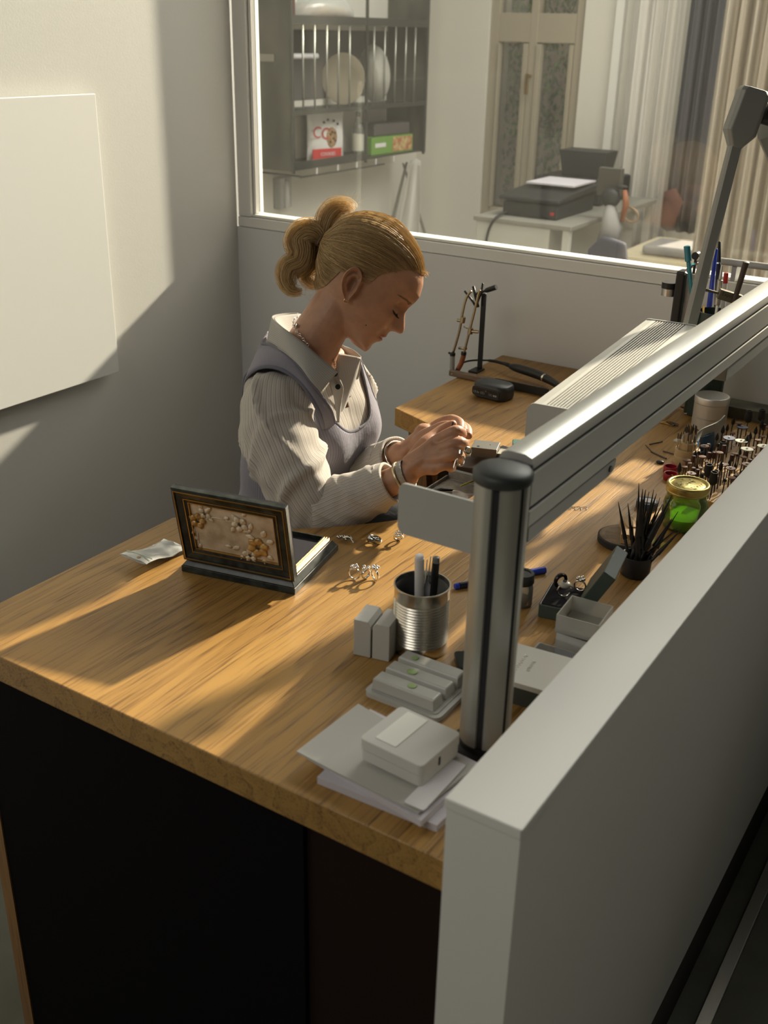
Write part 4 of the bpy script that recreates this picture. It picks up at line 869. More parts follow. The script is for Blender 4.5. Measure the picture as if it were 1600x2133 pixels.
# ------------------------------------------------ far arm: soldering torch stand, file, handpiece, black device
TS = Vector((-1.128, 2.19, ZD + EPS))
def tp(x, y, Y=2.19): return ony(x, y, Y)
t = thing('torch_stand', 'black upright torch stand with forked hooks on the far end of the bench', 'stand', TS)
b = B(); box(b, (-.012, -.02, 0), (.012, .02, .004)); x0 = tp(985, 770).x - TS.x + .006
top = tp(995, 612).z - ZD
box(b, (-.004, .010, .0041), (.008, .014, top)); ob('post', b, BLKP, t, bev=.0006)
b = B(); 
for q, r in (((tp(968, 606), tp(985, 628), tp(992, 640)), .0028), ((tp(1006, 590), tp(1002, 612), tp(994, 632)), .0026), ((tp(986, 596), tp(990, 615), tp(996, 640)), .0035)): tube(b, [p - TS for p in q], r, 8)
ob('fork', b, BLKP, t, smooth=True)
b = B(); a_, c_2 = tp(990, 613) - TS, tp(1034, 598) - TS; tube(b, [a_, a_.lerp(c_2, .45), a_.lerp(c_2, .55), c_2], [.003, .003, .0058, .0062], 10); ob('nozzle_cup', b, BLKP, t, smooth=True, ang=40)
tt = thing('gas_torch', 'brass twin-tube soldering torch with clear and orange hoses hanging on the black stand', 'torch', TS)
BR2 = mat('aged_brass', (.42, .34, .22), .3, 1.0)
def TP(x, y, dy=-.012): return tp(x, y, 2.178 + dy) - TS
b = B(); tube(b, smoothpath([TP(944, 735), TP(957, 690), TP(964, 650), TP(972, 620), TP(982, 606)], 6), .0030, 10); ob('left_tube', b, BR2, tt, smooth=True)
b = B(); tube(b, smoothpath([TP(966, 738), TP(978, 690), TP(988, 650), TP(995, 620), TP(1000, 604)], 6), .0030, 10); ob('right_tube', b, BR2, tt, smooth=True)
for q in ((964, 666), (980, 689)):
    b = B(); c = TP(*q); tube(b, [c - Vector((.001, 0, .007)), c + Vector((.001, 0, .007))], .0062, 14); ob('valve_body', b, BR2, tt, smooth=True, ang=50)
b = B(); c = TP(961, 668); cyl(b, c, c + Vector((-.010, -.002, 0)), .0035); ob('valve_knob', b, BR2, tt, smooth=True, ang=50); b = B(); c = TP(983, 690); cyl(b, c, c + Vector((.015, .004, 0)), .004, seg=16); ob('valve_knob', b, BR2, tt, smooth=True, ang=50)
b = B(); tube(b, [TP(956, 725), TP(972, 726)], .0032, 8); tube(b, [TP(966, 680), TP(974, 684)], .0018, 8); ob('bridge', b, BR2, tt, smooth=True)
b = B(); tube(b, [TP(943, 736), TP(942, 770)], .0058, 14); ob('clear_hose', b, mat('clear_hose', (.45, .44, .42), .2, trans=.4), tt, smooth=True, ang=50)
b = B(); tube(b, [TP(966, 740), TP(961, 757), TP(952, 773)], .0060, 14); ob('orange_hose', b, mat('orange_hose', (.30, .09, .03), .5), tt, smooth=True, ang=50)
b = B(); 
for q in ((943, 738), (966, 736)): c = TP(*q); tube(b, [c - Vector((0, 0, .0035)), c + Vector((0, 0, .0035))], .0066, 14)
c = TP(943, 738); cyl(b, c, c + Vector((-.011, 0, .002)), .0025)
ob('hose_clip', b, BLKP, tt, smooth=True, ang=50)
# wooden file handle bar
a_, c_2 = at(930, 782), at(1140, 826); v = (c_2 - a_); L = v.length; rz = math.atan2(v.y, v.x)
t = thing('wooden_stick', 'long worn grey-brown wooden stick with rounded end lying across the far bench arm', 'stick', Vector((a_.x + .004, a_.y, ZD + EPS)), rz)
b = B(); prism(b, [(0, .004), (.002, .001), (.005, 0), (L - .004, -.002), (L, .002), (L, .014), (L - .004, .017), (.006, .015), (.002, .013), (0, .010)], 0, .012); ob('bar', b, wood('grey_wood', (.20, .14, .09), (.16, .11, .07), (.09, .06, .04), axis='X'), t, bev=.001)
b = B(); cyl(b, (.010, -.0006, .006), (.010, .0, .006), .0014); ob('eyelet', b, BRASS, t)
b = B(); prism(b, [(L * .48, -.0045), (L * .99, -.0050), (L * .995, .0), (L * .48, -.0)], .0, .0185); ob('dark_leather_strip', b, mat('dark_leather', (.03, .03, .028), .7, bump=.5, bscale=120), t, bev=.001)
# handpiece with cable
t = thing('handpiece', 'black electric handpiece with steel collar and thin cable resting on the wooden stick', 'tool', (0, 0, 0))
hp = [at(1062, 782, .022), at(1080, 788, .023), at(1108, 796, .022), at(1130, 803, .020), at(1150, 812, .018), at(1165, 820, .016)]
b = B(); tube(b, smoothpath(hp, 5), [sinterp([0, .15, .5, .8, 1], [.006, .0095, .0105, .0085, .007], i / 25) for i in range(26)], 18); ob('grip', b, BLKP, t, smooth=True)
b = B(); tube(b, [hp[3] + (hp[4] - hp[3]) * .1, hp[3] + (hp[4] - hp[3]) * .25], .0098, 18); ob('steel_collar', b, CHROME, t, smooth=True, ang=50)
b = B(); cb_ = smoothpath([at(950, 775, .004), at(958, 768, .010), at(975, 764, .014), at(1000, 764, .016), at(1030, 768, .018), at(1062, 781, .022)], 6); tube(b, cb_, [.0022] * (len(cb_) - 9) + [.0035] * 9, 10); ob('cable', b, BLKR, t, smooth=True)
b = B(); tube(b, [at(1048, 776, .0225), at(1066, 783, .0225)], [.004, .0055], 14); ob('strain_relief', b, BLKR, t, smooth=True)
b = B(); lathe(b, [(.009, 0), (.012, .003), (.011, .006), (0, .007)], 24, at(1132, 790, .0)); o = ob('silver_button', b, STEEL, smooth=True); tag(o, 'small domed silver disc lying behind the black handpiece', 'disc')
# black rounded device
dc = at(1028, 826); t = thing('black_device', 'small rounded black electronic device with printed plate on its side', 'device', dc, radians(-6))
b = B(); 
rs = []
for z, s in ((0, .90), (.002, .97), (.008, 1), (.022, 1), (.029, .96), (.032, .88)): rs.append([Vector((x * s, y * s, z)) for x, y in rrect(.088, .060, .022, 7)])
rings(b, rs); ob('shell', b, mat('charcoal_shell', (.035, .038, .04), .42), t, smooth=True, ang=60)
b = B(); pts = rrect(.070, .020, .006, 4, -.002, .0155)
extrude(b, [(x, -.0315, z) for x, z in pts], (0, .002, 0)); ob('rim_plate', b, mat('gloss_rim', (.05, .05, .052), .2), t, smooth=True, ang=30)
b = B(); pts = rrect(.064, .0145, .004, 4, -.002, .0155)
extrude(b, [(x, -.0322, z) for x, z in pts], (0, .0006, 0)); ob('printed_plate', b, BLKP, t)
WT = mat('grey_print', (.35, .35, .34), .6)
text('print', 'CE 0\u00f8  \u25a1\u25a1', .006, WT, t, (-.018, -.0326, .0135), (radians(90), 0, 0)); text('print', '\u25a1\u25a1 \u25a0\u25a0', .0055, WT, t, (.018, -.0326, .0130), (radians(90), 0, 0)); text('print', '- -   \u25a1   - -', .004, WT, t, (0, -.0326, .0190), (radians(90), 0, 0))
# ------------------------------------------------ bench pin, steel block, tray
t = thing('bench_pin', 'dark wooden bench pin wedge projecting into the bench cutout', 'bench pin', (0, 0, 0))
b = B(); extrude(b, [(-.780, 1.61, .9215), (-.865, 1.61, .9215), (-.870, 1.61, .928), (-.780, 1.61, .9385)], (0, .075, 0)); ob('wedge', b, mat('dark_brown_wood', (.05, .025, .012), .5, var=.4, vscale=30), t, bev=.002)
b = B(); box(b, (-.779, 1.615, .9215), (-.765, 1.68, .936)); ob('clamp_plate', b, DKMET, t)
q = [onz(x, y, .957) for x, y in ((978, 912), (1042, 914), (1056, 940), (972, 940))]
c = sum(q, Vector()) / 4
t = thing('steel_block', 'small square grey steel anvil block with drilled holes on the bench pin', 'anvil', Vector((c.x, c.y, .9385)), radians(18))
b = B(); box(b, (-.024, -.021, 0), (.024, .021, .0185)); ob('block', b, mat('worn_steel', (.30, .29, .27), .4, .9, bump=.1, bscale=100), t, bev=.0008)
b = B(); cyl(b, (-.012, -.012, .0186), (-.012, -.012, .0189), .0028); cyl(b, (.008, .002, .0186), (.008, .002, .0189), .0012); ob('drill_hole', b, VELV, t)
t = thing('whetstone', 'pale grey rectangular stone with green-grey side right of the steel block', 'stone', Vector((c.x + .046, c.y + .012, ZD + .0195)), radians(14))
b = B(); box(b, (-.022, -.014, -.019), (.022, .014, .007)); ob('stone_body', b, mat('green_grey_stone', (.13, .125, .095), .7, var=.3, vscale=60), t, bev=.001)
b = B(); box(b, (-.022, -.014, .0072), (.022, .014, .0085)); ob('stone_top', b, mat('pale_wood_top', (.40, .37, .31), .6, var=.3, vscale=50, stretch=(1, 6, 1)), t)
for nm, lb, a, b_, r, mm in (('brass_screw', 'tiny dark brass screw lying right of the whetstone', (1040, 933), (1056, 931), .0012, DKMET), ('brass_pin', 'tiny brass pin lying behind the steel block', (984, 909), (990, 908), .0012, BRASS)):
    pass
t = thing('filings_tray', 'pull-out grey metal filings tray in the bench cutout below the hands', 'tray', (0, 0, 0))
TR = mat('galvanised_sheet', (.36, .35, .33), .45, .7, var=.3, vscale=70, bump=.3, bscale=300)
b = B(); box(b, (-.935, 1.575, .846), (-.62, 1.72, .849)); box(b, (-.938, 1.575, .846), (-.9355, 1.72, .856)); box(b, (-.935, 1.7205, .8495), (-.62, 1.7225, .866)); ob('tray_sheet', b, TR, t)
for nm, lb, cat_, x, y, rz, L, r, mm in (('pliers', 'black and steel cutter lying on the filings tray', 'pliers', 925, 1022, 40, .04, .003, BLKP), ('silver_offcut', 'bright silver offcut strip lying on the filings tray', 'offcut', 930, 1030, 25, .022, .0016, CHROME)):
    p = onz(x, y, .8525); b = B(); dv = Vector((cos(radians(rz)), sin(radians(rz)), 0)) * L / 2; tube(b, [p - dv, p - dv * .3 + Vector((0, 0, .002)), p + dv * .3 + Vector((0, 0, .001)), p + dv], [r, r * 1.3, r, r * .5], 8); tag(ob(nm, b, mm, smooth=True), lb, cat_)
p = onz(965, 1035, .872); t = thing('tape_bag', 'small clear bag with blue stripe standing beside the filings tray', 'bag', Vector((p.x, p.y, .8495)), radians(10))
b = B(); pk(b, -.022, .022, .0, .030, 0, .004); ob('bag_film', b, glass('bag_plastic'), t, smooth=True); b = B(); pk(b, -.016, .018, .004, .010, -.001, .0008); ob('blue_stripe', b, BLU, t, smooth=True)
stick_p, stick_q = onz(960, 1012, .872), onz(990, 1000, .872)
b = B(); tube(b, [stick_p, stick_q], .0016, 8); tag(ob('yellow_rod', b, mat('yellow_green', (.45, .45, .06), .5), smooth=True), 'thin yellow-green rod lying over the filings tray', 'rod')
t = thing('scouring_pad', 'small red and green scouring pad lying behind the beam', 'pad', at(1088, 935), radians(25))
b = B(); box(b, (-.02, -.014, 0), (.02, .014, .009)); ob('red_sponge', b, mat('red_foam', (.42, .03, .025), .9, bump=.5, bscale=300), t, bev=.003)
b = B(); box(b, (-.02, -.014, .0092), (.02, .014, .014)); ob('green_layer', b, mat('green_foam', (.05, .13, .11), .9, bump=.5, bscale=300), t, bev=.002)
t = thing('black_clamp', 'black clamp end with silver screw lying left of the scouring pad', 'clamp', at(1052, 948), radians(-10))
b = B(); box(b, (-.014, -.010, 0), (.016, .010, .014)); ob('jaw', b, BLKP, t, bev=.002); b = B(); cyl(b, (-.004, -.0102, .007), (-.004, -.0115, .007), .004, seg=16); ob('screw', b, CHROME, t)
# concrete step at rear right
o = ob('concrete_ledge', bx((-.545, 2.215, ZD + .0005), (-.365, 2.275, ZD + .024)), mat('grey_green_wood', (.12, .115, .085), .7, var=.4, vscale=25, bump=.3)); tag(o, 'long grey-green worn wooden block at the rear right of the bench', 'block')
# ------------------------------------------------ the jeweller
from mathutils.bvhtree import BVHTree
person = thing('person', 'seated woman with blonde ponytail, striped shirt and grey vest, bending over work in her hands', 'person', (0, 0, 0))
SKIN = mat('skin', (.44, .235, .145), .46, var=.12, vscale=60, bump=.12, bscale=600, sss=.12)
HS = 1.83 / FPX
HO = atd(765, 600, 1.83); w3 = (CAM - HO).normalized(); f3 = R_ * .809 + D_ * .588; u3 = R_ * .588 - D_ * .809; f3 = f3 - w3 * f3.dot(w3); u3 = u3 - w3 * u3.dot(w3)
def hp(f, v, w=0): return HO + (f3 * f + u3 * v + w3 * w) * HS
def px2h(x, y): dx, dy = x - 765, 600 - y; return .809 * dx - .588 * dy, .588 * dx + .809 * dy
prof = [(762.5, 733.5), (768.6, 730), (773, 724), (775.6, 718.6), (785, 713.4), (792, 712.5), (796, 709.5), (796.6, 704.5), (803, 703), (806, 700), (810.6, 693), (815, 690.6), (824, 692), (834, 697), (840, 695), (844, 686), (844.8, 669), (846.5, 653), (852.6, 642.5), (862, 632), (874.5, 620), (881.5, 595), (882, 579.5)]
pv = sorted([(px2h(*q)[1], px2h(*q)[0]) for q in prof]); pv = [(v, f) for v, f in pv]
pv += [(104, 68), (117, 50), (130, 26), (138, 2), (142, -15), (144, -27)]
pvx = [a for a, _ in pv]; pvy = [c for _, c in pv]
bx_ = [-112, -109, -106, -104, -85, -44, -30, -10, 5, 17, 31, 48, 72]; by_ = [70, 73, 74, 75, 76, 84, 86, 86, 86, 90, 96, 100, 91.3]
def fbase(v): return interp(bx_, by_, v) if v < 60 else interp(pvx, pvy, v)
def ffront(v): return interp(pvx, pvy, v)
def fback(v): return sinterp([-110, -106, -101, -95, -89, -82, -70, -35, -10, 20, 60, 84, 116, 134, 141, 144], [40, 15, -5, -25, -45, -62, -82, -99, -114, -124, -126, -122, -97, -66, -45, -30], v)
def fW(v): return sinterp([-110, -106, -101, -95, -80, -60, -40, 0, 40, 70, 95, 115, 130, 138, 142, 144], [14, 24, 33, 39, 50, 58, 66, 75, 82, 84, 79, 66, 47, 31, 19, 6], v)
def fC(v): return sinterp([-110, -95, -80, -60, -40, 0, 40, 80, 144], [56, 34, 18, 6, -8, -16, -26, -32, -29], v)
def g(x, s): return exp(-(x / s) ** 2)
NT = 144
def head_ring(v, grow=0.0):
    fb, bk, Wd, c = fbase(v), fback(v), fW(v), fC(v); bump = ffront(v) - fb; out = []
    for k in range(NT):
        th = 2 * pi * k / NT; ct, st = cos(th), sin(th)
        if ct >= 0: f = c + (fb - c) * (abs(ct) ** .92); w = Wd * math.copysign(abs(st) ** (.93), st)
        else: f = c + (bk - c) * -(abs(ct) ** 1.0); f = c - (c - bk) * abs(ct); w = Wd * math.copysign(abs(st) ** (.93 if v > -50 else 1.1), st)
        if ct > 0:
            if v > -47 and v < 36: sg = interp([-47, -40, -33, -23, 0, 17, 36], [11, 13, 15.5, 13, 8.5, 8, 16], v); f += bump * exp(-(abs(w) / sg) ** 2.2)
            elif v <= -47: f += bump * exp(-(abs(w) / interp([-110, -95, -80, -66, -50], [20, 20, 22, 24, 16], v)) ** 2)
            elif v < 60: f += bump * exp(-(w / 30) ** 2)
            # eye socket, lid, cheekbone, temple
            a = abs(w)
            f -= 13 * g(a - 27, 17) * g(v - 7, 14); f += 9.5 * g(a - 31, 11.5) * g(v + 1, 7.5)
            f += 3 * g(a - 26, 20) * g(v - 33, 8); f += 5 * g(a - 44, 15) * g(v + 22, 14)
            f -= 3 * g(a - 16, 5) * g(v + 34, 5) ; f += 4.5 * g(a - 11.5, 4.5) * g(v + 36, 5.5)
            f -= 2.0 * g(a - 26, 5) * g(v + 62, 9)
            f -= 2.2 * g(v + 65, 2.0) * g(a, 22)
        wm = 1 - .05 * g(f - 55, 25) * g(v - 30, 25)
        out.append(hp(f, v, w * wm))
    return out
def head_bm():
    b = B(); lv = []; v = -111.5
    while v < 144: lv.append(v); v += 1.6 if v < 50 else 2.6
    lv += [143.6]
    V = rings(b, [head_ring(v) for v in lv]); return b, V, lv
hb, HV, HL = head_bm()
bmesh.ops.recalc_face_normals(hb, faces=hb.faces[:])
BV = BVHTree.FromBMesh(hb)
CEN = hp(-20, 30, 0)
def surf(d):
    hit = BV.ray_cast(CEN + d * .2, -d)
    return (hit[0] - CEN).length if hit[0] is not None else .08
# ---- body pieces (joined and remeshed into one skin)
bb = hb
def chain(pts, rad, seg=18, k=5, flat=1.0, up=None):
    P = smoothpath(pts, k); n = len(pts) - 1; rr = [sinterp(list(range(len(rad))), rad, i / k) for i in range(len(P))]
    tube(bb, P, rr, seg, True, flat, up)
    for c, r in ((P[0], rr[0]), (P[-1], rr[-1])): ball(bb, c, r, 12)
# neck and torso
chain([atd(716, 612, 1.83), atd(690, 655, 1.835), atd(662, 700, 1.85), atd(645, 735, 1.87), atd(632, 765, 1.89)], [.040, .0425, .045, .050, .056], 28)
TS_ = [(1.135, -1.095, 1.478, .048, .062), (1.118, -1.105, 1.482, .060, .098), (1.10, -1.112, 1.485, .070, .124), (1.05, -1.108, 1.488, .084, .134), (.99, -1.100, 1.488, .092, .134), (.93, -1.112, 1.488, .090, .128), (.85, -1.135, 1.49, .086, .120), (.78, -1.185, 1.49, .105, .150), (.70, -1.215, 1.49, .125, .175), (.63, -1.23, 1.49, .125, .18)]
tz = [s[0] for s in TS_][::-1]
def tsec(z, i): return sinterp(tz, [s[i] for s in TS_][::-1], z)
def tring(z, off=0.0, n=72, p=.85):
    cx_, cy_, a, b_ = tsec(z, 1), tsec(z, 2), tsec(z, 3), tsec(z, 4); out = []
    for k in range(n):
        th = 2 * pi * k / n; c, s = cos(th), sin(th); lat = math.copysign(abs(s) ** p, s); fw = math.copysign(abs(c) ** p, c)
        x = (a + off) * fw; y = (b_ + off) * lat
        if c > 0: x += .014 * g(z - .99, .05) * (g(y + .065, .04) + g(y - .065, .04))
        out.append(Vector((cx_ + x, cy_ + y, z)))
    return out
rings(bb, [tring(z) for z in [.63 + i * .0101 for i in range(51)]])
# right arm (near)
rs_, re_, rw_ = Vector((-1.085, 1.382, 1.070)), atd(668, 1070, 1.80), atd(846, 990, 1.735)
chain([rs_, rs_.lerp(re_, .5) + Vector((-.01, -.005, 0)), re_], [.036, .034, .030]); 
chain([re_, re_.lerp(rw_, .35), re_.lerp(rw_, .8), rw_], [.030, .028, .0235, .0222], 18, 5)
# left arm (far)
ls_, le_, lw_ = Vector((-1.095, 1.590, 1.066)), atd(726, 1018, 2.03), atd(838, 945, 1.885)
chain([ls_, ls_.lerp(le_, .5), le_], [.030, .034, .030]); chain([le_, le_.lerp(lw_, .35), le_.lerp(lw_, .8), lw_], [.030, .029, .024, .022])
def fing(P, r): chain([atd(*q) for q in P], r, 12, 4)
# right hand
RM = {'i': (907, 921, 1.722), 'm': (917, 938, 1.708), 'r': (915, 957, 1.703), 'p': (904, 976, 1.708)}
chain([rw_ + Vector((-.005, 0, 0)), atd(872, 962, 1.73), atd(903, 945, 1.722)], [.0215, .024, .020], 20, 6, .62, -F_)
for k, o in (('i', 926), ('m', 945), ('r', 962), ('p', 982)): fing([(856, 972 + (o - 950) * .35, 1.735), (880, (o + 965) / 2, 1.722), RM[k]], [.0155, .0135, .0112])
fing([RM['i'], (932, 905, 1.708), (952, 897, 1.706), (963, 904, 1.728), (957, 903, 1.750)], [.0112, .0098, .0096, .0084, .0070])
fing([RM['m'], (942, 925, 1.697), (962, 922, 1.700), (967, 932, 1.725), (955, 933, 1.748)], [.0110, .0097, .0094, .0083, .0070])
fing([RM['r'], (940, 948, 1.694), (957, 949, 1.700), (957, 957, 1.725), (943, 953, 1.745)], [.0106, .0093, .0090, .0080, .0068])
fing([RM['p'], (925, 970, 1.700), (940, 972, 1.708), (938, 975, 1.732), (926, 968, 1.745)], [.0098, .0083, .0080, .0072, .0062])
fing([(866, 955, 1.745), (888, 926, 1.755), (904, 909, 1.765), (924, 894, 1.772), (943, 884, 1.772)], [.0165, .0150, .0108, .0098, .0078])
# left hand
chain([lw_, atd(862, 922, 1.88), atd(884, 905, 1.875)], [.0215, .0235, .0205], 20, 6, .65, -F_)
LMC = {'i': (900, 893, 1.880), 'm': (900, 905, 1.895), 'r': (898, 920, 1.905), 'p': (893, 935, 1.910)}
for k in 'imrp': fing([(850, 935, 1.885), (876, (LMC[k][1] + 935) / 2, 1.887), LMC[k]], [.015, .0135, .0110])
fing([LMC['i'], (922, 879, 1.870), (942, 874, 1.862), (958, 881, 1.840), (960, 893, 1.822)], [.0110, .0098, .0094, .0084, .0070])
fing([LMC['m'], (928, 890, 1.885), (952, 884, 1.875), (972, 893, 1.845), (976, 907, 1.820)], [.0110, .0098, .0094, .0086, .0074])
fing([LMC['r'], (928, 908, 1.892), (952, 908, 1.880), (970, 917, 1.850), (962, 925, 1.825)], [.0105, .0093, .0090, .0080, .0068])
fing([LMC['p'], (920, 925, 1.895), (940, 926, 1.885), (955, 936, 1.860), (950, 942, 1.84)], [.0095, .0083, .0080, .0070, .0062])
fing([(868, 930, 1.868), (886, 912, 1.845), (903, 899, 1.825), (922, 889, 1.808), (938, 885, 1.797)], [.017, .0160, .0112, .0098, .0078])
# ears
def ear(side):
    OUT = [(743, 557.6), (731, 561), (721, 570), (714.5, 584), (713, 598), (715, 611), (719, 623), (723.5, 629), (728, 628), (731.5, 620), (738, 612), (744, 606), (748, 596), (753, 588), (755.5, 577), (751, 563)]
    O = [px2h(*q) for q in OUT]; n = len(O); P = smoothpath([(a_, c_, 0) for a_, c_ in O], 4, True); cf, cv = px2h(736, 594)
    def wbase(f, v): # side of head
        d = hp(f, v, 200) ; h = BV.ray_cast(hp(f, v, 200 * side), -w3 * side)
        return (h[0] - hp(f, v, 0)).dot(w3) / HS * side if h[0] is not None else 72
    wb = wbase(cf + 4, cv); rs = []
    for rr, hh in ((.02, 1), (.18, .5), (.34, 1), (.42, 7), (.52, 14), (.62, 14.5), (.70, 10), (.78, 10), (.86, 18), (.93, 22), (.985, 21), (1.02, 16), (1.0, 9), (.82, 4), (.55, -6)):
        r = []
        for p in P:
            f = cf + (p.x - cf) * rr; v = cv + (p.y - cv) * rr; back = (-(p.x - cf) * .9 + 5) / 25
            lob = 1 - .75 * g(p.y - cv + 36, 14); r.append(hp(f, v, (wb + 1 + hh * (lob if hh > 2 else 1) * (.75 + .35 * max(0, back)) + max(0, back) * 5 * rr) * side))
        rs.append(r)
    rings(bb, rs)
ear(1); ear(-1)
# legs
for s in (-1, 1):
    y = 1.49 + s * .09
    chain([Vector((-1.20, y, .70)), Vector((-1.0, y + s * .01, .735)), Vector((-.80, y + s * .03, .69)), Vector((-.78, y + s * .03, .38)), Vector((-.80, y + s * .03, .10))], [.085, .075, .055, .048, .035], 20)
    chain([Vector((-.80, y + s * .03, .06)), Vector((-.72, y + s * .035, .04)), Vector((-.66, y + s * .04, .03))], [.035, .032, .024], 16)
body = ob('body', bb, SKIN, person, smooth=True)
rm = body.modifiers.new('remesh', 'REMESH'); rm.mode = 'VOXEL'; rm.voxel_size = .0021; rm.adaptivity = 0; rm.use_smooth_shade = True
sm = body.modifiers.new('smooth', 'SMOOTH'); sm.factor = .5; sm.iterations = 2
# ---- lips, brow, lashes
def spt(v, w):
    """point on the front of the head at height v and lateral w"""
    h = BV.ray_cast(hp(220, v, w), -f3); return h[0] if h[0] is not None else hp(80, v, w)
LIP = mat('lip_rose', (.36, .12, .09), .4)
for nm, v0, v1 in (('upper_lip', -64.8, -57.5), ('lower_lip', -73.5, -66.2)):
    b = B(); rs = []
    for i in range(19):
        w = -21 + 42 * i / 18; e = sqrt(max(0, 1 - (w / 21.5) ** 2)); lo, hi = (v0, v0 + (v1 - v0) * e) if nm == 'upper_lip' else (v1 + (v0 - v1) * e, v1)
        rs.append([spt(lo + (hi - lo) * j / 6, w) + f3 * .0007 for j in range(7)])
    rings(b, rs, closed=False, cap=False); ob(nm, b, LIP, person, smooth=True)
HB = mat('brow_hair', (.22, .14, .075), .6)
for s in (1, -1):
    b = B(); random.seed(5)
    for i in range(110):
        t_ = random.random(); w = (14 + 40 * t_) * s; v = 24 + 3 * sin(t_ * 2.0) + random.uniform(-2.8, 2.8) * (1 - .5 * t_); p = spt(v, w); q = spt(v + 1.5 - 3 * t_, w + 5 * s) + f3 * .0012
        tube(b, [p + f3 * .0003, q], [.00022, .0001], 4)
    ob('eyebrow', b, HB, person)
    b = B()
    for i in range(26):
        t_ = i / 25; w = (19 + 25 * t_) * s; v = -6.5 - 2.5 * sin(t_ * pi); p = spt(v, w)
        tube(b, smoothpath([p, p + f3 * .004 - u3 * .0035 + w3 * s * .001 * (t_ - .3), p + f3 * .0082 - u3 * .0035 + w3 * s * .004 * (t_ - .3)], 3), [.0003, .00026, .0002, .00018, .00014, .0001, .00008], 4)
    ob('eyelashes', b, mat('lash', (.03, .02, .015), .4), person)
    b = B(); tube(b, [spt(-5.6 - 2.4 * sin(i / 12 * pi), (18 + 27 * i / 12) * s) + f3 * .0002 for i in range(13)], .0006, 6); ob('lid_line', b, mat('lash', (0, 0, 0)), person, smooth=True)
b = B(); hh = BV.ray_cast(atd(762, 693, 1.5), (HO - atd(765, 600, 1.5)).normalized())
if hh[0] is not None: ball(b, hh[0] + w3 * .0002, .0011, 8); ob('mole', b, mat('mole_brown', (.06, .03, .02), .6), person)
else: b.free()
# ---- hair
HAIRC = mat('hair_cap', (.22, .14, .06), .6, col2=(.34, .22, .10), vscale=40, stretch=(1, 1, 1))
def hairmat(name, c1, c2):
    m = bpy.data.materials.new(name); m.use_nodes = True; nt = m.node_tree; b = nt.nodes['Principled BSDF']
    ga = nt.nodes.new('ShaderNodeNewGeometry'); mx = nt.nodes.new('ShaderNodeMix'); mx.data_type = 'RGBA'; mx.inputs[6].default_value = c1 + (1,); mx.inputs[7].default_value = c2 + (1,)
    nt.links.new(ga.outputs['Random Per Island'], mx.inputs[0]); nt.links.new(mx.outputs[2], b.inputs['Base Color']); S(b, 'Roughness', .34); S(b, 'Specular IOR Level', .7); S(b, 'Anisotropic', .5)
    tr = nt.nodes.new('ShaderNodeBsdfTranslucent'); nt.links.new(mx.outputs[2], tr.inputs[0]); ms = nt.nodes.new('ShaderNodeMixShader'); ms.inputs[0].default_value = .5
    nt.links.new(b.outputs[0], ms.inputs[1]); nt.links.new(tr.outputs[0], ms.inputs[2]); nt.links.new(ms.outputs[0], nt.nodes['Material Output'].inputs[0]); return m
HAIR = hairmat('blonde_hair', (.92, .68, .34), (.34, .21, .085))
HAIRL = hairmat('pale_blonde_hair', (.98, .82, .50), (.66, .46, .21))
def hline(f): return interp([-95, -82, -70, -64, -60, -40, -18, -8, 0, 6, 20, 32, 42, 60, 80, 100], [-72, -66, -50, -26, -2, 9, 12, 4, 8, 34, 50, 60, 72, 84, 88, 88], f)
HMI = Matrix(((f3.x, u3.x, w3.x), (f3.y, u3.y, w3.y), (f3.z, u3.z, w3.z))).inverted()
def fvw(p): q = HMI @ ((p - HO) / HS); return q.x, q.y, q.z
EC = px2h(735, 592)
def hmask(p):
    f, v, w = fvw(p); m_ = v - hline(f)
    if ((f - EC[0]) / 26) ** 2 + ((v - EC[1]) / 36) ** 2 < 1: return -5
    return m_
b = B(); vm_ = {}
rows = [i for i in range(len(HL)) if HL[i] > -78]
for i in rows:
    rg = head_ring(HL[i])
    for k in range(NT):
        m_ = hmask(rg[k]); d = (rg[k] - CEN).normalized(); off = .0014 * min(1, max(0, m_ / 8)) if m_ > 0 else 0
        vm_[(i, k)] = (rg[k] + d * off, m_)
nv = {}
def gv(i, k):
    if (i, k) not in nv: nv[(i, k)] = b.verts.new(vm_[(i, k)][0] + (vm_[(i, k)][0] - CEN).normalized() * .0006)
    return nv[(i, k)]
for a_, i in enumerate(rows[:-1]):
    for k in range(NT):
        q = [(i, k), (i, (k + 1) % NT), (rows[a_ + 1], (k + 1) % NT), (rows[a_ + 1], k)]
        if all(vm_[x][1] > 2 for x in q): b.faces.new([gv(*x) for x in q])
b.faces.new([gv(rows[-1], k) for k in range(NT)])
be = [v for v in b.verts if v.is_boundary]
for it in range(10):
    new = {}
    for v in be:
        nb = [e.other_vert(v).co for e in v.link_edges if e.is_boundary]
        if len(nb) == 2: new[v] = v.co * .5 + (nb[0] + nb[1]) * .25
    for v, c in new.items(): v.co = c
cap = ob('hair', b, HAIRC, person, smooth=True)
PB = hp(-133, 24, 0)      # where the ponytail is tied
pbd = (PB - CEN).normalized()
random.seed(11)
b = B(); cnt = 0; tries = 0
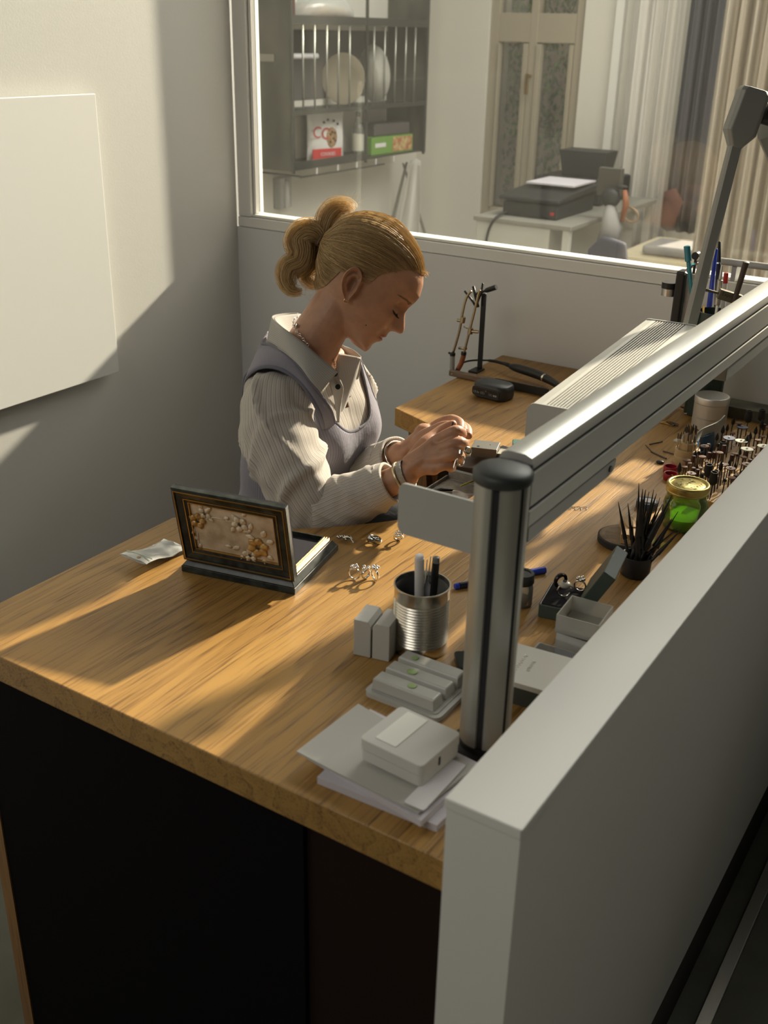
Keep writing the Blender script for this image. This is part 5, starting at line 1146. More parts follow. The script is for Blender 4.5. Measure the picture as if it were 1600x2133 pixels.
def strand_from(d0, rad, lift=.0046, jitter=.0006):
    pts = []; n = 15; ang = d0.angle(pbd); axis = d0.cross(pbd)
    if axis.length < 1e-5 or ang < .15: return None
    axis.normalize(); jt = random.gauss(0, 1) * jitter; side = random.gauss(0, .05); sag = random.uniform(-1, 1) * .02
    for i in range(n + 1):
        t = i / n; d = Matrix.Rotation(ang * t, 3, axis) @ d0; d = (d + axis * (side * sin(pi * t) * .35) + (-u3) * .10 * sin(pi * t) * (1 if d0.dot(u3) < .75 else .2)).normalized()
        r = surf(d) + lift * min(1, .35 + t * 5) + jt * min(1, t * 4) * (1 - t * .5)
        if t > .86: r += (t - .86) / .14 * .006
        pts.append(CEN + d * r)
    return pts
while cnt < 8500 and tries < 120000:
    tries += 1
    w = random.gauss(0, 1); d = Vector((random.gauss(0, 1), random.gauss(0, 1), random.gauss(0, 1))).normalized()
    if random.random() < .4: d = (hp(80, 85 + random.uniform(-30, 14), random.uniform(-75, 75)) - CEN).normalized()
    h = surf(d); p = CEN + d * h; m_ = hmask(p); f, v, w = fvw(p)
    lim = 10 if random.random() < .62 else 400
    if m_ < 0.5 or m_ > lim or v < -76: continue
    s_ = strand_from(d, .0006)
    if s_ is None: continue
    r0 = random.choice((.00022, .0003, .00042)); tube(b, s_, [r0 * (.3 + min(.7, 3 * i / 15)) for i in range(len(s_))], 3, cap=False); cnt += 1
# short wisps at the forehead
for i in range(70):
    w = random.uniform(-30, 40); p = spt(84 + random.uniform(-3, 6), w) if False else CEN + (hp(70, 92 + random.uniform(-6, 4), w) - CEN).normalized() * (surf((hp(70, 92, w) - CEN).normalized()) + .003)
    d1 = (f3 * random.uniform(-.2, .6) + u3 * random.uniform(-.7, .4) + w3 * random.uniform(-.6, .6)).normalized()
    tube(b, smoothpath([p, p + d1 * .006, p + d1 * .009 + u3 * random.uniform(-.004, .004)], 3), [.00018] * 7, 3, cap=False)
ob('hair_strands', b, HAIR, cap, smooth=True, kind='stuff')
def tress(path, spread, n, rr, seed, mat_, nm, kk=7, wave=.003, taper=.55):
    random.seed(seed); b = B(); C = smoothpath([atd(*q) for q in path], kk); L = len(C)
    for j in range(n):
        a = random.uniform(0, 2 * pi); q = sqrt(random.random()); ph = random.uniform(0, 6); e = random.uniform(taper, 1.0); pts = []; m_ = int(L * e)
        x0 = None
        for i in range(max(4, m_)):
            t = i / (L - 1); tg = C[min(i + 1, L - 1)] - C[max(i - 1, 0)]; tg.normalize(); x, y, z = frame(tg, F_)
            s = sinterp([k / (len(spread) - 1) for k in range(len(spread))], spread, t) * q; s *= 1 + .35 * sin(ph + t * (3 + 4 * ((j * 7) % 10) / 10))
            pts.append(C[i] + (x * cos(a + .6 * t) * .8 + y * sin(a + .6 * t)) * s + (x * sin(ph + t * 9)) * wave * t)
        tube(b, pts, [rr * (1 - .5 * i / len(pts)) for i in range(len(pts))], 3, cap=False)
    return ob(nm, b, mat_, cap, smooth=True, kind='stuff')
tress([(674, 506, 1.83), (660, 492, 1.83), (640, 490, 1.83), (624, 505, 1.83), (628, 528, 1.825), (622, 548, 1.825), (602, 560, 1.825), (597, 584, 1.825), (609, 604, 1.825), (632, 606, 1.825)], [.006, .019, .024, .022, .018, .019, .018, .015, .011, .006], 1700, .00028, 1, HAIRL, 'ponytail', 7, .002)
tress([(674, 504, 1.83), (676, 480, 1.83), (684, 452, 1.825), (700, 434, 1.825), (722, 430, 1.825), (738, 442, 1.825)], [.006, .014, .017, .016, .013, .009], 850, .00026, 2, HAIRL, 'top_tuft', 7, .004)
tress([(672, 512, 1.835), (658, 528, 1.85), (646, 552, 1.85), (638, 575, 1.85), (650, 592, 1.85), (662, 582, 1.85)], [.005, .014, .015, .013, .010, .007], 650, .00026, 3, HAIRL, 'inner_curl', 7, .002)
# loose flyaway hairs
b = B(); random.seed(9)
for i in range(120):
    q = random.choice(((690, 440), (668, 455), (715, 425), (735, 432), (645, 480), (600, 600), (640, 612)))
    p = atd(q[0] + random.uniform(-12, 12), q[1] + random.uniform(-8, 8), 1.825 + random.uniform(-.02, .02)); d1 = (u3 * random.uniform(-.3, 1) - f3 * random.uniform(-.6, 1) + w3 * random.uniform(-.5, .5)).normalized(); d2 = (d1 + Vector((random.gauss(0, .8), random.gauss(0, .8), random.gauss(0, .8)))).normalized()
    tube(b, smoothpath([p, p + d1 * .010, p + d1 * .015 + d2 * .010], 4), [.00012] * 9, 3, cap=False)
ob('flyaway_hairs', b, HAIRL, cap, smooth=True, kind='stuff')
b = B(); zz = (PB - CEN).normalized(); x, y, z = frame(zz); c = PB + zz * .003
tube(b, [c + (x * cos(a) + y * sin(a)) * .009 for a in [2 * pi * i / 24 for i in range(25)]], .0022, 8); ob('hair_tie', b, mat('brown_elastic', (.10, .06, .03), .7), cap, smooth=True)
# ---- clothes
def fabric(name, base, line, N=60, thin=.16, rough=.85, transl=.22, vlines=True, bumps=.25):
    m = bpy.data.materials.new(name); m.use_nodes = True; nt = m.node_tree; b = nt.nodes['Principled BSDF']; S(b, 'Roughness', rough); S(b, 'Specular IOR Level', .2)
    S(b, 'Sheen Weight', .15)
    uv = nt.nodes.new('ShaderNodeTexCoord'); sp = nt.nodes.new('ShaderNodeSeparateXYZ'); nt.links.new(uv.outputs['UV'], sp.inputs[0])
    def M(op, a, c=None):
        n = nt.nodes.new('ShaderNodeMath'); n.operation = op
        for i, s in enumerate((a, c)):
            if s is None: continue
            if isinstance(s, (int, float)): n.inputs[i].default_value = s
            else: nt.links.new(s, n.inputs[i])
        return n.outputs[0]
    fr = M('FRACT', M('MULTIPLY', sp.outputs[0], N)); l1 = M('LESS_THAN', fr, thin); l2 = M('MULTIPLY', M('LESS_THAN', M('ABSOLUTE', M('SUBTRACT', fr, .5)), .12), .35)
    no = nt.nodes.new('ShaderNodeTexNoise'); no.inputs['Scale'].default_value = 900; nt.links.new(uv.outputs['Object'], no.inputs[0])
    fac = M('MULTIPLY', M('MAXIMUM', l1, l2), M('ADD', M('MULTIPLY', no.outputs[0], .8), .35)) if vlines else M('MULTIPLY', no.outputs[0], .4)
    mx = nt.nodes.new('ShaderNodeMix'); mx.data_type = 'RGBA'; mx.inputs[6].default_value = base + (1,); mx.inputs[7].default_value = line + (1,); nt.links.new(fac, mx.inputs[0]); nt.links.new(mx.outputs[2], b.inputs['Base Color'])
    bp = nt.nodes.new('ShaderNodeBump'); bp.inputs['Strength'].default_value = bumps; bp.inputs['Distance'].default_value = .001
    n2 = nt.nodes.new('ShaderNodeTexNoise'); n2.inputs['Scale'].default_value = 55; n2.inputs['Detail'].default_value = 6; nt.links.new(uv.outputs['Object'], n2.inputs[0])
    nt.links.new(M('ADD', M('MULTIPLY', n2.outputs[0], 2.5), M('MULTIPLY', no.outputs[0], .25)), bp.inputs['Height']); nt.links.new(bp.outputs[0], b.inputs['Normal'])
    if transl:
        tr = nt.nodes.new('ShaderNodeBsdfTranslucent'); nt.links.new(mx.outputs[2], tr.inputs[0]); ms = nt.nodes.new('ShaderNodeMixShader'); ms.inputs[0].default_value = transl
        nt.links.new(b.outputs[0], ms.inputs[1]); nt.links.new(tr.outputs[0], ms.inputs[2]); nt.links.new(ms.outputs[0], nt.nodes['Material Output'].inputs[0])
    MATS[name] = m; return m
SHIRT = fabric('striped_linen', (.60, .56, .51), (.30, .25, .22), 44)
SHIRT2 = fabric('striped_linen_collar', (.52, .50, .46), (.20, .18, .17), 13)
VEST = fabric('knit_vest', (.235, .225, .265), (.17, .16, .20), 160, .4, transl=0, bumps=.5)
VRIB = fabric('knit_ribbing', (.20, .195, .225), (.12, .12, .15), 1, transl=0)
PANT = mat('dark_trousers', (.03, .032, .036), .85, bump=.3, bscale=200)
def uvloft(name, rs, m, parent, closed=True, thick=.0, uw=1.0, cap=False, sub=0):
    b = B(); V = rings(b, rs, closed, cap); uvl = b.loops.layers.uv.new('UVMap'); n = len(rs[0]); idx = {}
    for i, r in enumerate(V):
        for j, v in enumerate(r): idx[v] = (i, j)
    for f in b.faces:
        js = [idx[l.vert][1] for l in f.loops]; wrap = max(js) - min(js) > 1
        for l in f.loops:
            i, j = idx[l.vert]; jj = j + n if (wrap and j == 0) else j
            l[uvl].uv = (jj / n * uw, i / len(rs))
    me = bpy.data.meshes.new(name); b.to_mesh(me); b.free(); o = bpy.data.objects.new(name, me); COL.objects.link(o); me.materials.append(m); o.parent = parent
    for p in me.polygons: p.use_smooth = True
    if thick: md = o.modifiers.new('s', 'SOLIDIFY'); md.thickness = thick; md.offset = 0
    if sub: md = o.modifiers.new('sub', 'SUBSURF'); md.levels = sub; md.render_levels = sub
    return o
def noise2(x, y): return sin(x * 1.7 + 1.3 * sin(y * 1.1)) * .5 + sin(y * 2.3 + 1.7 * sin(x * .9 + 1)) * .5
# shirt body
shirt = bpy.data.objects.new('shirt', None)
def shirt_ring(z):
    r = tring(z, .0045, 96); out = []
    for k, p in enumerate(r):
        th = 2 * pi * k / 96; out.append(p + Vector((cos(th), sin(th), 0)) * .0018 * noise2(th * 4, z * 60))
    return out
zs = [.70 + i * .0072 for i in range(60)]
b = B(); V = rings(b, [shirt_ring(z) for z in zs], True, False); uvl = b.loops.layers.uv.new('UVMap'); idx = {}
for i, r in enumerate(V):
    for j, v in enumerate(r): idx[v] = (i, j)
for f in b.faces:
    js = [idx[l.vert][1] for l in f.loops]; wrap = max(js) - min(js) > 1
    for l in f.loops:
        i, j = idx[l.vert]; l[uvl].uv = ((j + 96 if wrap and j == 0 else j) / 96 * 1.8, i / 60)
kill = []
for f in b.faces:
    c = f.calc_center_median()
    if c.x > tsec(c.z, 1) and abs(c.y - 1.485) < .030 * (c.z - 1.035) / .08 and c.z > 1.035: kill.append(f)
    if c.z > 1.128: kill.append(f) if f not in kill else None
bmesh.ops.delete(b, geom=kill, context='FACES')
me = bpy.data.meshes.new('shirt'); b.to_mesh(me); b.free(); shirt = bpy.data.objects.new('shirt', me); COL.objects.link(shirt); me.materials.append(SHIRT); shirt.parent = person
for p in me.polygons: p.use_smooth = True
# sleeves
def sleeve(path, rad, name, folds, n=72, k=9, end_open=True, mat_=None, up=None, sd=0):
    P = smoothpath(path, k); L = len(P); rr = [sinterp(list(range(len(rad))), rad, i / k) for i in range(L)]; rs = []; px_ = None; s = 0; prev = P[0]
    for i, p in enumerate(P):
        s += (p - prev).length; prev = p
        t = (P[min(i + 1, L - 1)] - P[max(i - 1, 0)]).normalized()
        if px_ is None: x, y, _ = frame(t, up if up is not None else F_)
        else: x = (px_ - t * px_.dot(t)).normalized(); y = t.cross(x)
        px_ = x; r = []
        for j in range(n):
            a = 2 * pi * j / n; r0 = rr[i] + folds(s, a + sd, i / (L - 1)); r.append(p + (x * cos(a) + y * sin(a)) * r0)
        rs.append(r)
    return rs
def sharp(x): return 1 - abs(sin(x)) ** .6 * 1.6
def fold_up(s, a, u):
    d = 0
    d += .0120 * max(0, sharp(s * 34 + 1.8 * sin(a) + .8 * sin(a * 2))) * (.3 + g(u - .78, .25))
    d += .0120 * max(0, sharp(s * 17 + 2.2 * cos(a + .7) + a * .5)) * (g(u - .35, .35))
    d += .0030 * sin(a * 3 + s * 20) * (.4 + .6 * u) + .0018 * noise2(a * 4, s * 70)
    return d
sh0 = atd(590, 818, 1.865)
up_path = [sh0, atd(574, 838, 1.825), atd(577, 892, 1.81), atd(600, 960, 1.80), atd(632, 1030, 1.80), atd(660, 1072, 1.80)]
rs = sleeve(up_path, [.036, .0520, .0620, .0615, .0570, .0500], 'sleeve', fold_up)
fo_path = [atd(645, 1060, 1.80), re_.lerp(rw_, .02), re_.lerp(rw_, .28), re_.lerp(rw_, .52), re_.lerp(rw_, .76)]
def fold_fo(s, a, u): return .0085 * max(0, sharp(s * 52 + 2 * sin(a) + a * .3)) * (1 - u * .6) + .0016 * noise2(a * 4, s * 90)
uvloft('sleeve', rs + sleeve(fo_path, [.0485, .0515, .0470, .0415, .0355], 'x', fold_fo)[8:], SHIRT, shirt, thick=.0012)
def cuffs(a_, b__, r0, nm='cuff'):
    P = [a_, a_.lerp(b__, .33), a_.lerp(b__, .66), b__]
    rs = sleeve(P, [r0 * 1.02, r0 * 1.08, r0 * 1.06, r0 * 1.02], 'x', lambda s, a, u: .0012 * noise2(a * 3, s * 80) + .0025 * sin(a * 2 + 1), k=5)
    inner = [[c + (p - c) * .86 for p in r] for r, c in zip(rs[::-1], [sum(r, Vector()) / len(r) for r in rs[::-1]])]
    return uvloft(nm, rs + inner, SHIRT, shirt)
cuffs(re_.lerp(rw_, .62), re_.lerp(rw_, .83), .0365)
# left sleeve
l0 = Vector((-1.098, 1.570, 1.088))
lup = [l0, l0.lerp(le_, .2) + Vector((0, .015, 0)), l0.lerp(le_, .45) + Vector((0, .015, 0)), l0.lerp(le_, .75) + Vector((0, .01, 0)), le_ + Vector((-.005, 0, 0))]
rs = sleeve(lup, [.040, .050, .052, .050, .047], 'x', fold_up, sd=1.0)
lfo = [le_ + Vector((-.01, .005, .005)), le_.lerp(lw_, .2), le_.lerp(lw_, .45), le_.lerp(lw_, .78)]
uvloft('sleeve', rs + sleeve(lfo, [.048, .048, .045, .039], 'x', fold_fo)[6:], SHIRT, shirt, thick=.0012)
cuffs(le_.lerp(lw_, .66), le_.lerp(lw_, .92), .0385)
# collar: a folded strip round the neck, two leaves
def strip(name, top, bot, mt, nseg=6, k=6, thick=.0014, bulge=.004, nrm=None):
    T = smoothpath(top, k); Bt = smoothpath(bot, k); rs = []
    for i in range(len(T)):
        r = []
        for j in range(nseg + 1):
            u = j / nseg; p = T[i].lerp(Bt[i], u); r.append(p + (nrm if nrm is not None else Vector((0, 0, 1))) * bulge * sin(pi * u))
        rs.append(r)
    b = B(); V = rings(b, rs, False, False); uvl = b.loops.layers.uv.new('UVMap'); idx = {}
    for i, r in enumerate(V):
        for j, v in enumerate(r): idx[v] = (i, j)
    for f in b.faces:
        for l in f.loops: i, j = idx[l.vert]; l[uvl].uv = (j / nseg, i / len(rs))
    me = bpy.data.meshes.new(name); b.to_mesh(me); b.free(); o = bpy.data.objects.new(name, me); COL.objects.link(o); me.materials.append(mt); o.parent = shirt
    for p in me.polygons: p.use_smooth = True
    md = o.modifiers.new('s', 'SOLIDIFY'); md.thickness = thick; md.offset = 0; return o
# near leaf (outer) from nape to front tip
strip('collar', [atd(622, 652, 1.96), atd(590, 653, 1.93), atd(567, 660, 1.88), atd(590, 682, 1.82), atd(630, 712, 1.785), atd(668, 745, 1.775), atd(704, 775, 1.785)],
      [atd(605, 690, 1.985), atd(572, 700, 1.955), atd(557, 712, 1.895), atd(592, 734, 1.80), atd(622, 760, 1.765), atd(646, 792, 1.755), atd(668, 817, 1.765)], SHIRT2, nrm=-F_)
# inner stand of the near side and back
strip('collar_stand', [atd(625, 654, 1.945), atd(596, 656, 1.92), atd(571, 663, 1.878), atd(596, 688, 1.825), atd(635, 718, 1.80), atd(672, 750, 1.795), atd(702, 776, 1.80)],
      [atd(640, 685, 1.94), atd(615, 690, 1.92), atd(600, 700, 1.885), atd(618, 720, 1.84), atd(650, 745, 1.825), atd(680, 775, 1.815), atd(700, 800, 1.81)], SHIRT2)
# far leaf seen behind the chin
strip('collar', [atd(622, 652, 1.96), atd(660, 668, 1.98), atd(695, 700, 1.96), atd(718, 722, 1.925), atd(735, 728, 1.91), atd(752, 742, 1.89)],
      [atd(605, 690, 1.985), atd(665, 712, 2.00), atd(712, 752, 1.97), atd(735, 778, 1.935), atd(745, 790, 1.915), atd(752, 760, 1.89)], SHIRT2, nrm=-F_)
# placket and far front of the opened shirt
strip('placket', [atd(752, 745, 1.885), atd(744, 780, 1.885), atd(730, 820, 1.885), atd(716, 856, 1.885), atd(710, 880, 1.886)],
      [atd(700, 735, 1.875), atd(700, 775, 1.862), atd(700, 812, 1.862), atd(700, 850, 1.866), atd(703, 880, 1.872)], SHIRT2, nrm=-F_, bulge=.002)
strip('placket', [atd(676, 772, 1.80), atd(688, 800, 1.812), atd(696, 830, 1.828), atd(700, 858, 1.845), atd(703, 880, 1.86)],
      [atd(702, 778, 1.805), atd(715, 806, 1.816), atd(712, 832, 1.832), atd(709, 856, 1.848), atd(707, 880, 1.86)], SHIRT2, nrm=-F_, bulge=.003)
for q in ((698, 779, 1.797), (704, 806, 1.808)):
    b = B(); c = atd(*q); cyl(b, c, c - F_ * .002, .0046, seg=18); ob('button', b, mat('dark_button', (.03, .04, .04), .3), shirt, smooth=True, ang=50)
# vest
NV = 220; b = B(); Vz = [.70 + i * .0030 for i in range(144)]
def vest_keep(z, k):
    th = 2 * pi * k / NV; c, s = cos(th), sin(th); p = tsec(z, 4) * math.copysign(abs(s) ** .85, s); lat = abs(p)
    front = c > 0
    neck = 1.005 + .09 * min(1, (lat / .075)) ** 3 if front else 1.085 + .02 * min(1, lat / .07) ** 2
    if lat < .078 and z > neck: return False
    # armhole
    if lat > .088:
        dz = z - 1.075; dx = tsec(z, 3) * c; 
        if (dz / .085) ** 2 + (dx / .078) ** 2 < 1: return False
    if z > 1.129: return False
    return True
grid = {}
for i, z in enumerate(Vz):
    r = tring(z, .0085, NV)
    for k in range(NV): grid[(i, k)] = r[k]
nv2 = {}
def gg(i, k):
    if (i, k) not in nv2: nv2[(i, k)] = b.verts.new(grid[(i, k)])
    return nv2[(i, k)]
uvl = b.loops.layers.uv.new('UVMap')
for i in range(len(Vz) - 1):
    for k in range(NV):
        if vest_keep(Vz[i], k) and vest_keep(Vz[i], (k + 1) % NV):
            f = b.faces.new((gg(i, k), gg(i, (k + 1) % NV), gg(i + 1, (k + 1) % NV), gg(i + 1, k)))
            for l, (ii, kk_) in zip(f.loops, ((i, k), (i, k + 1), (i + 1, k + 1), (i + 1, k))): l[uvl].uv = (kk_ / NV, ii / 144)
# smooth the cut edges
be = [v for v in b.verts if v.is_boundary and v.co.z > .72]
for it in range(14):
    new = {}
    for v in be:
        nb = [e.other_vert(v).co for e in v.link_edges if e.is_boundary]
        if len(nb) == 2: new[v] = v.co * .5 + (nb[0] + nb[1]) * .25
    for v, c in new.items(): v.co = c
loops = []; seen = set()
for v in be:
    if v in seen: continue
    lp_ = [v]; seen.add(v); cur = v
    while True:
        nx = [e.other_vert(cur) for e in cur.link_edges if e.is_boundary and e.other_vert(cur) not in seen and e.other_vert(cur).co.z > .72]
        if not nx: break
        cur = nx[0]; seen.add(cur); lp_.append(cur)
    if len(lp_) > 40: loops.append([q.co.copy() for q in lp_])
me = bpy.data.meshes.new('vest'); b.to_mesh(me); b.free(); vest = bpy.data.objects.new('vest', me); COL.objects.link(vest); me.materials.append(VEST); vest.parent = person
for p in me.polygons: p.use_smooth = True
md = vest.modifiers.new('s', 'SOLIDIFY'); md.thickness = .003; md.offset = 0
for lp_ in loops:
    L_ = lp_[::3] + [lp_[0]]; b = B(); tube(b, L_, .0042, 8, cap=False, flat=.55); ob('trim', b, VRIB, vest, smooth=True)
strap = strip('strap', [atd(560, 690, 1.945), atd(545, 718, 1.90), atd(572, 724, 1.845), atd(605, 745, 1.795), atd(640, 788, 1.780), atd(668, 826, 1.790), atd(690, 858, 1.815), atd(700, 905, 1.890)],
      [atd(508, 830, 1.905), atd(512, 790, 1.85), atd(541, 766, 1.815), atd(582, 768, 1.795), atd(622, 793, 1.785), atd(650, 832, 1.785), atd(668, 868, 1.803), atd(680, 925, 1.885)], VEST, nrm=-F_, bulge=.004, thick=.004); strap.parent = vest
for e_ in ([atd(545, 716, 1.899), atd(572, 722, 1.843), atd(605, 743, 1.793), atd(640, 786, 1.778), atd(668, 824, 1.788), atd(690, 856, 1.813), atd(698, 890, 1.868)], [atd(508, 830, 1.903), atd(512, 790, 1.848), atd(541, 766, 1.812), atd(582, 768, 1.792), atd(622, 793, 1.782), atd(650, 832, 1.782), atd(668, 868, 1.800), atd(677, 910, 1.862)]):
    b = B(); tube(b, smoothpath(e_, 6), .0034, 8, flat=.6); ob('trim', b, VRIB, vest, smooth=True)
# trousers
b = B(); hold = bb
bb = b
rings(bb, [tring(z, .012) for z in (.62, .66, .70, .74, .78, .81)])
for s in (-1, 1):
    y = 1.49 + s * .09
    chain([Vector((-1.20, y, .71)), Vector((-1.0, y + s * .01, .745)), Vector((-.80, y + s * .03, .70)), Vector((-.78, y + s * .03, .38)), Vector((-.80, y + s * .03, .13))], [.098, .098, .075, .060, .055], 22)
tr_ = ob('trousers', b, PANT, person, smooth=True); md = tr_.modifiers.new('r', 'REMESH'); md.mode = 'VOXEL'; md.voxel_size = .007; md.use_smooth_shade = True
for s in (-1, 1):
    y = 1.49 + s * .125; b = B(); tube(b, smoothpath([(-.845, y, .045), (-.78, y, .052), (-.70, y, .045), (-.635, y, .036)], 5), [.03, .038, .042, .043, .043, .044, .044, .044, .043, .042, .041, .040, .038, .036, .033, .026], 16, flat=.9); ob('shoe', b, BLKR, person, smooth=True)
# ---- jewellery worn
def chainlinks(path, n, r, rad, m, nm, parent):
    P = smoothpath(path, 12); b = B(); tot = sum((P[i + 1] - P[i]).length for i in range(len(P) - 1)); acc = 0; k = 0
    for i in range(len(P) - 1):
        seg = (P[i + 1] - P[i]).length
        while k * tot / n <= acc + seg and k <= n:
            t = (k * tot / n - acc) / seg; c = P[i].lerp(P[i + 1], t); z = (P[i + 1] - P[i]).normalized(); x, y, _ = frame(z, F_); u = x if k % 2 else y
            tube(b, [c + z * rad * 1.25 * cos(a) + u * rad * sin(a) for a in [2 * pi * q / 10 for q in range(11)]], r, 5, cap=False); k += 1
        acc += seg
    return ob(nm, b, m, parent, smooth=True)
nk = chainlinks([atd(640, 655, 1.90), atd(614, 664, 1.865), atd(612, 680, 1.83), atd(624, 697, 1.805), atd(641, 718, 1.795)], 22, .0006, .0022, CHROME, 'necklace', person)
b = B(); ball(b, atd(619, 678, 1.818), .0030, 10, (1, .8, 1.5)); ob('clasp', b, CHROME, nk, smooth=True)
chainlinks([atd(692, 742, 1.86), atd(697, 760, 1.835), atd(702, 780, 1.83), atd(707, 800, 1.835)], 18, .0005, .0016, mat('gold_chain', (.55, .35, .15), .25, 1.0), 'necklace', person)
hit = BV.ray_cast(atd(722, 627, 1.4), ray(722, 627).normalized()); ec = atd(722.5, 626, 1.83) ; 
ewb = ((hit[0] - HO).dot(w3) if hit[0] is not None else .055)
b = B(); c = hp(*px2h(722.5, 625), 0) + w3 * (ewb + .007); z = (w3 + R_ * .3).normalized(); x, y, _ = frame(z, u3)
tube(b, [c + (x * cos(a) + y * sin(a)) * .0032 for a in [2 * pi * i / 16 for i in range(17)]], .0011, 8); ob('earring', b, mat('gold', (.65, .42, .16), .25, 1.0), person, smooth=True)
def bangle(c, ax, r, th, wd, m, nm, gap=0, ell=1.0):
    x, y, z = frame(ax, F_); b = B(); n = 40; V = []
    for i in range(n + 1):
        a = gap + (2 * pi - 2 * gap) * i / n; er = x * cos(a) + y * sin(a) * ell
        V.append([c + er * r + er * th * cos(q) + z * wd * sin(q) for q in [2 * pi * k / 8 for k in range(8)]])
    rings(b, V, cap=gap > 0); return ob(nm, b, m, person, smooth=True)
axr = (rw_ - re_).normalized(); axl = (lw_ - le_).normalized()
bangle(re_.lerp(rw_, .945), axr, .0262, .0011, .0026, mat('ivory_gold', (.62, .50, .30), .3, .7), 'bangle')
MESHB = mat('woven_silver', (.45, .43, .40), .35, 1.0, bump=1.0, bscale=900)
bangle(re_.lerp(rw_, .995), axr, .0252, .0010, .0055, MESHB, 'bracelet')
bangle(lw_ - axl * .012, axl, .0285, .0016, .0020, CHROME, 'bangle', .35)
# ---- work in her hands
t = thing('held_pin', 'short black pin pinched between her right thumb and finger', 'pin', atd(942, 887, 1.765)); b = B(); d = ((-D_) * .9 + R_ * .25 - F_ * .3).normalized(); tube(b, [-d * .006, d * .007], .0013, 8); ob('shaft', b, BLKP, t, smooth=True)
t = thing('held_earring', 'silver hoop jewel dangling from her fingers', 'jewel', atd(963, 935, 1.69))
b = B(); x, y, z = frame(R_ * .5 - F_, D_)
def loop(b, c, rx, ry, r, xx, yy): tube(b, [c + xx * cos(a) * rx + yy * sin(a) * ry for a in [2 * pi * i / 20 for i in range(21)]], r, 7, cap=False)
cyl(b, -D_ * -.002 + R_ * -.002, D_ * .008 + R_ * -.003, .0042, seg=16); ob('collar_bead', b, CHROME, t, smooth=True, ang=50)
b = B(); loop(b, D_ * .0185 - R_ * .002, .0055, .0085, .0012, R_, D_); ob('loop', b, CHROME, t, smooth=True)
b = B(); lathe(b, [(.0066, 0), (.0072, .0006), (.0066, .0012), (.003, .0016), (0, .001)], 20, R_ * .009 + D_ * .003, R_ * .6 - F_ - D_ * .2); ob('petal', b, CHROME, t, smooth=True)
b = B(); tube(b, smoothpath([D_ * .010 - R_ * .004, D_ * .020 - R_ * .011, D_ * .032 - R_ * .014], 4), .0012, 6); ob('dangling_wire', b, CHROME, t, smooth=True)
# ---- stool below her
t = thing('stool', 'black round work stool under the seated woman', 'stool', (-1.26, 1.49, 0))
b = B(); lathe(b, [(.16, .52), (.18, .525), (.185, .555), (.175, .572), (0, .575)], 40); ob('seat', b, BLKR, t, smooth=True, ang=50)
b = B(); cyl(b, (0, 0, .03), (0, 0, .519), .025, seg=20); ob('column', b, DKMET, t, smooth=True, ang=50)
b = B(); lathe(b, [(.20, 0), (.20, .012), (.05, .029), (0, .029)], 40); ob('base', b, BLKP, t, smooth=True, ang=40)
# ------------------------------------------------ wall rack in the far room
GM = mat('aged_zinc', (.13, .125, .10), .55, .3, var=.45, vscale=9, stretch=(1, 1, .4)); GR_ = mat('rack_steel', (.10, .10, .09), .4, .7)
RXP = -3.045; RY0, RY1 = 4.0, 5.16
def rz(x, y): return onx(x, y, RXP)
zb = rz(618, 352).z; zm = rz(618, 236).z; zt_ = rz(618, 46).z; ymid = rz(765, 100).y
t = thing('wall_rack', 'grey metal wall rack with solid side panel and thin rods, hung in the far room', 'rack', (0, 0, 0))
ob('side_panel', bx((-3.297, RY0, zb - .012), (RXP - .012, RY0 + .006, 2.25)), GM, t)
for y in (RY0 + .001, ymid, RY1 - .012): ob('post', bx((RXP - .011, y, zb - .02), (RXP, y + .012, 2.25)), GR_, t)
for z, nm in ((zb, 'bottom_shelf'), (zt_, 'top_shelf')):
    b = B(); box(b, (-3.296, RY0 + .007, z - .006), (RXP - .012, RY1, z)); box(b, (RXP - .0115, RY0 + .014, z - .008), (RXP - .001, ymid - .001, z + .028)); box(b, (RXP - .0115, ymid + .013, z - .008), (RXP - .001, RY1 - .013, z + .028)) if nm == 'top_shelf' else None
    ob(nm, b, GR_, t)
b = B(); box(b, (RXP - .010, RY0 + .014, zm - .010), (RXP - .001, ymid - .001, zm + .010)); box(b, (RXP - .010, ymid + .013, zm - .010), (RXP - .001, RY1 - .013, zm + .010)); ob('middle_rail', b, GR_, t)
b = B(); box(b, (-3.296, RY0 + .007, zm - .004), (RXP - .0115, RY1, zm)); ob('middle_shelf', b, GR_, t)
def rod(x, y0, y1):
    p = rz(x, y0); q = rz(x, y1); b = B(); cyl(b, (RXP - .006, p.y, zm + .0105), (RXP - .006, p.y, zt_ - .0085), .0045, seg=8); ob('rod', b, mat('bright_rod', (.42, .42, .38), .35, .7), t, smooth=True)
for x in (634, 658, 683, 707, 730, 780, 802, 824, 845, 864): rod(x, 200, 60)
for x in (660, 704, 743, 783, 820):
    p = rz(x, 345); b = B(); cyl(b, (RXP + .0005, p.y, zb - .035), (RXP + .0005, p.y, zb - .0085), .0035, seg=8); ob('hook', b, PAPER, t)
b = B(); cyl(b, (-3.28, RY0 + .05, zb - .035), (RXP, RY0 + .05, zb - .035), .004); cyl(b, (RXP, RY0 + .0505, zb - .039), (RXP, RY1 - .4, zb - .039), .004); ob('lower_rod', b, GR_, t)
b = B(); box(b, (-3.28, RY0 - .004, 1.52), (-3.14, RY0 - .0005, 1.55)); ob('latch_strip', b, mat('latch_grey', (.26, .25, .21), .4, .6), t)
b = B(); box(b, (-3.296, RY1 + .001, zb - .01), (RXP, RY1 + .006, 2.25)); ob('end_panel', b, GM, t)
b = B(); box(b, (-3.2985, RY0 + .007, zm + .03), (-3.2965, RY1, zt_ - .03)); ob('dark_back', b, mat('rack_back', (.13, .12, .11), .7), t)
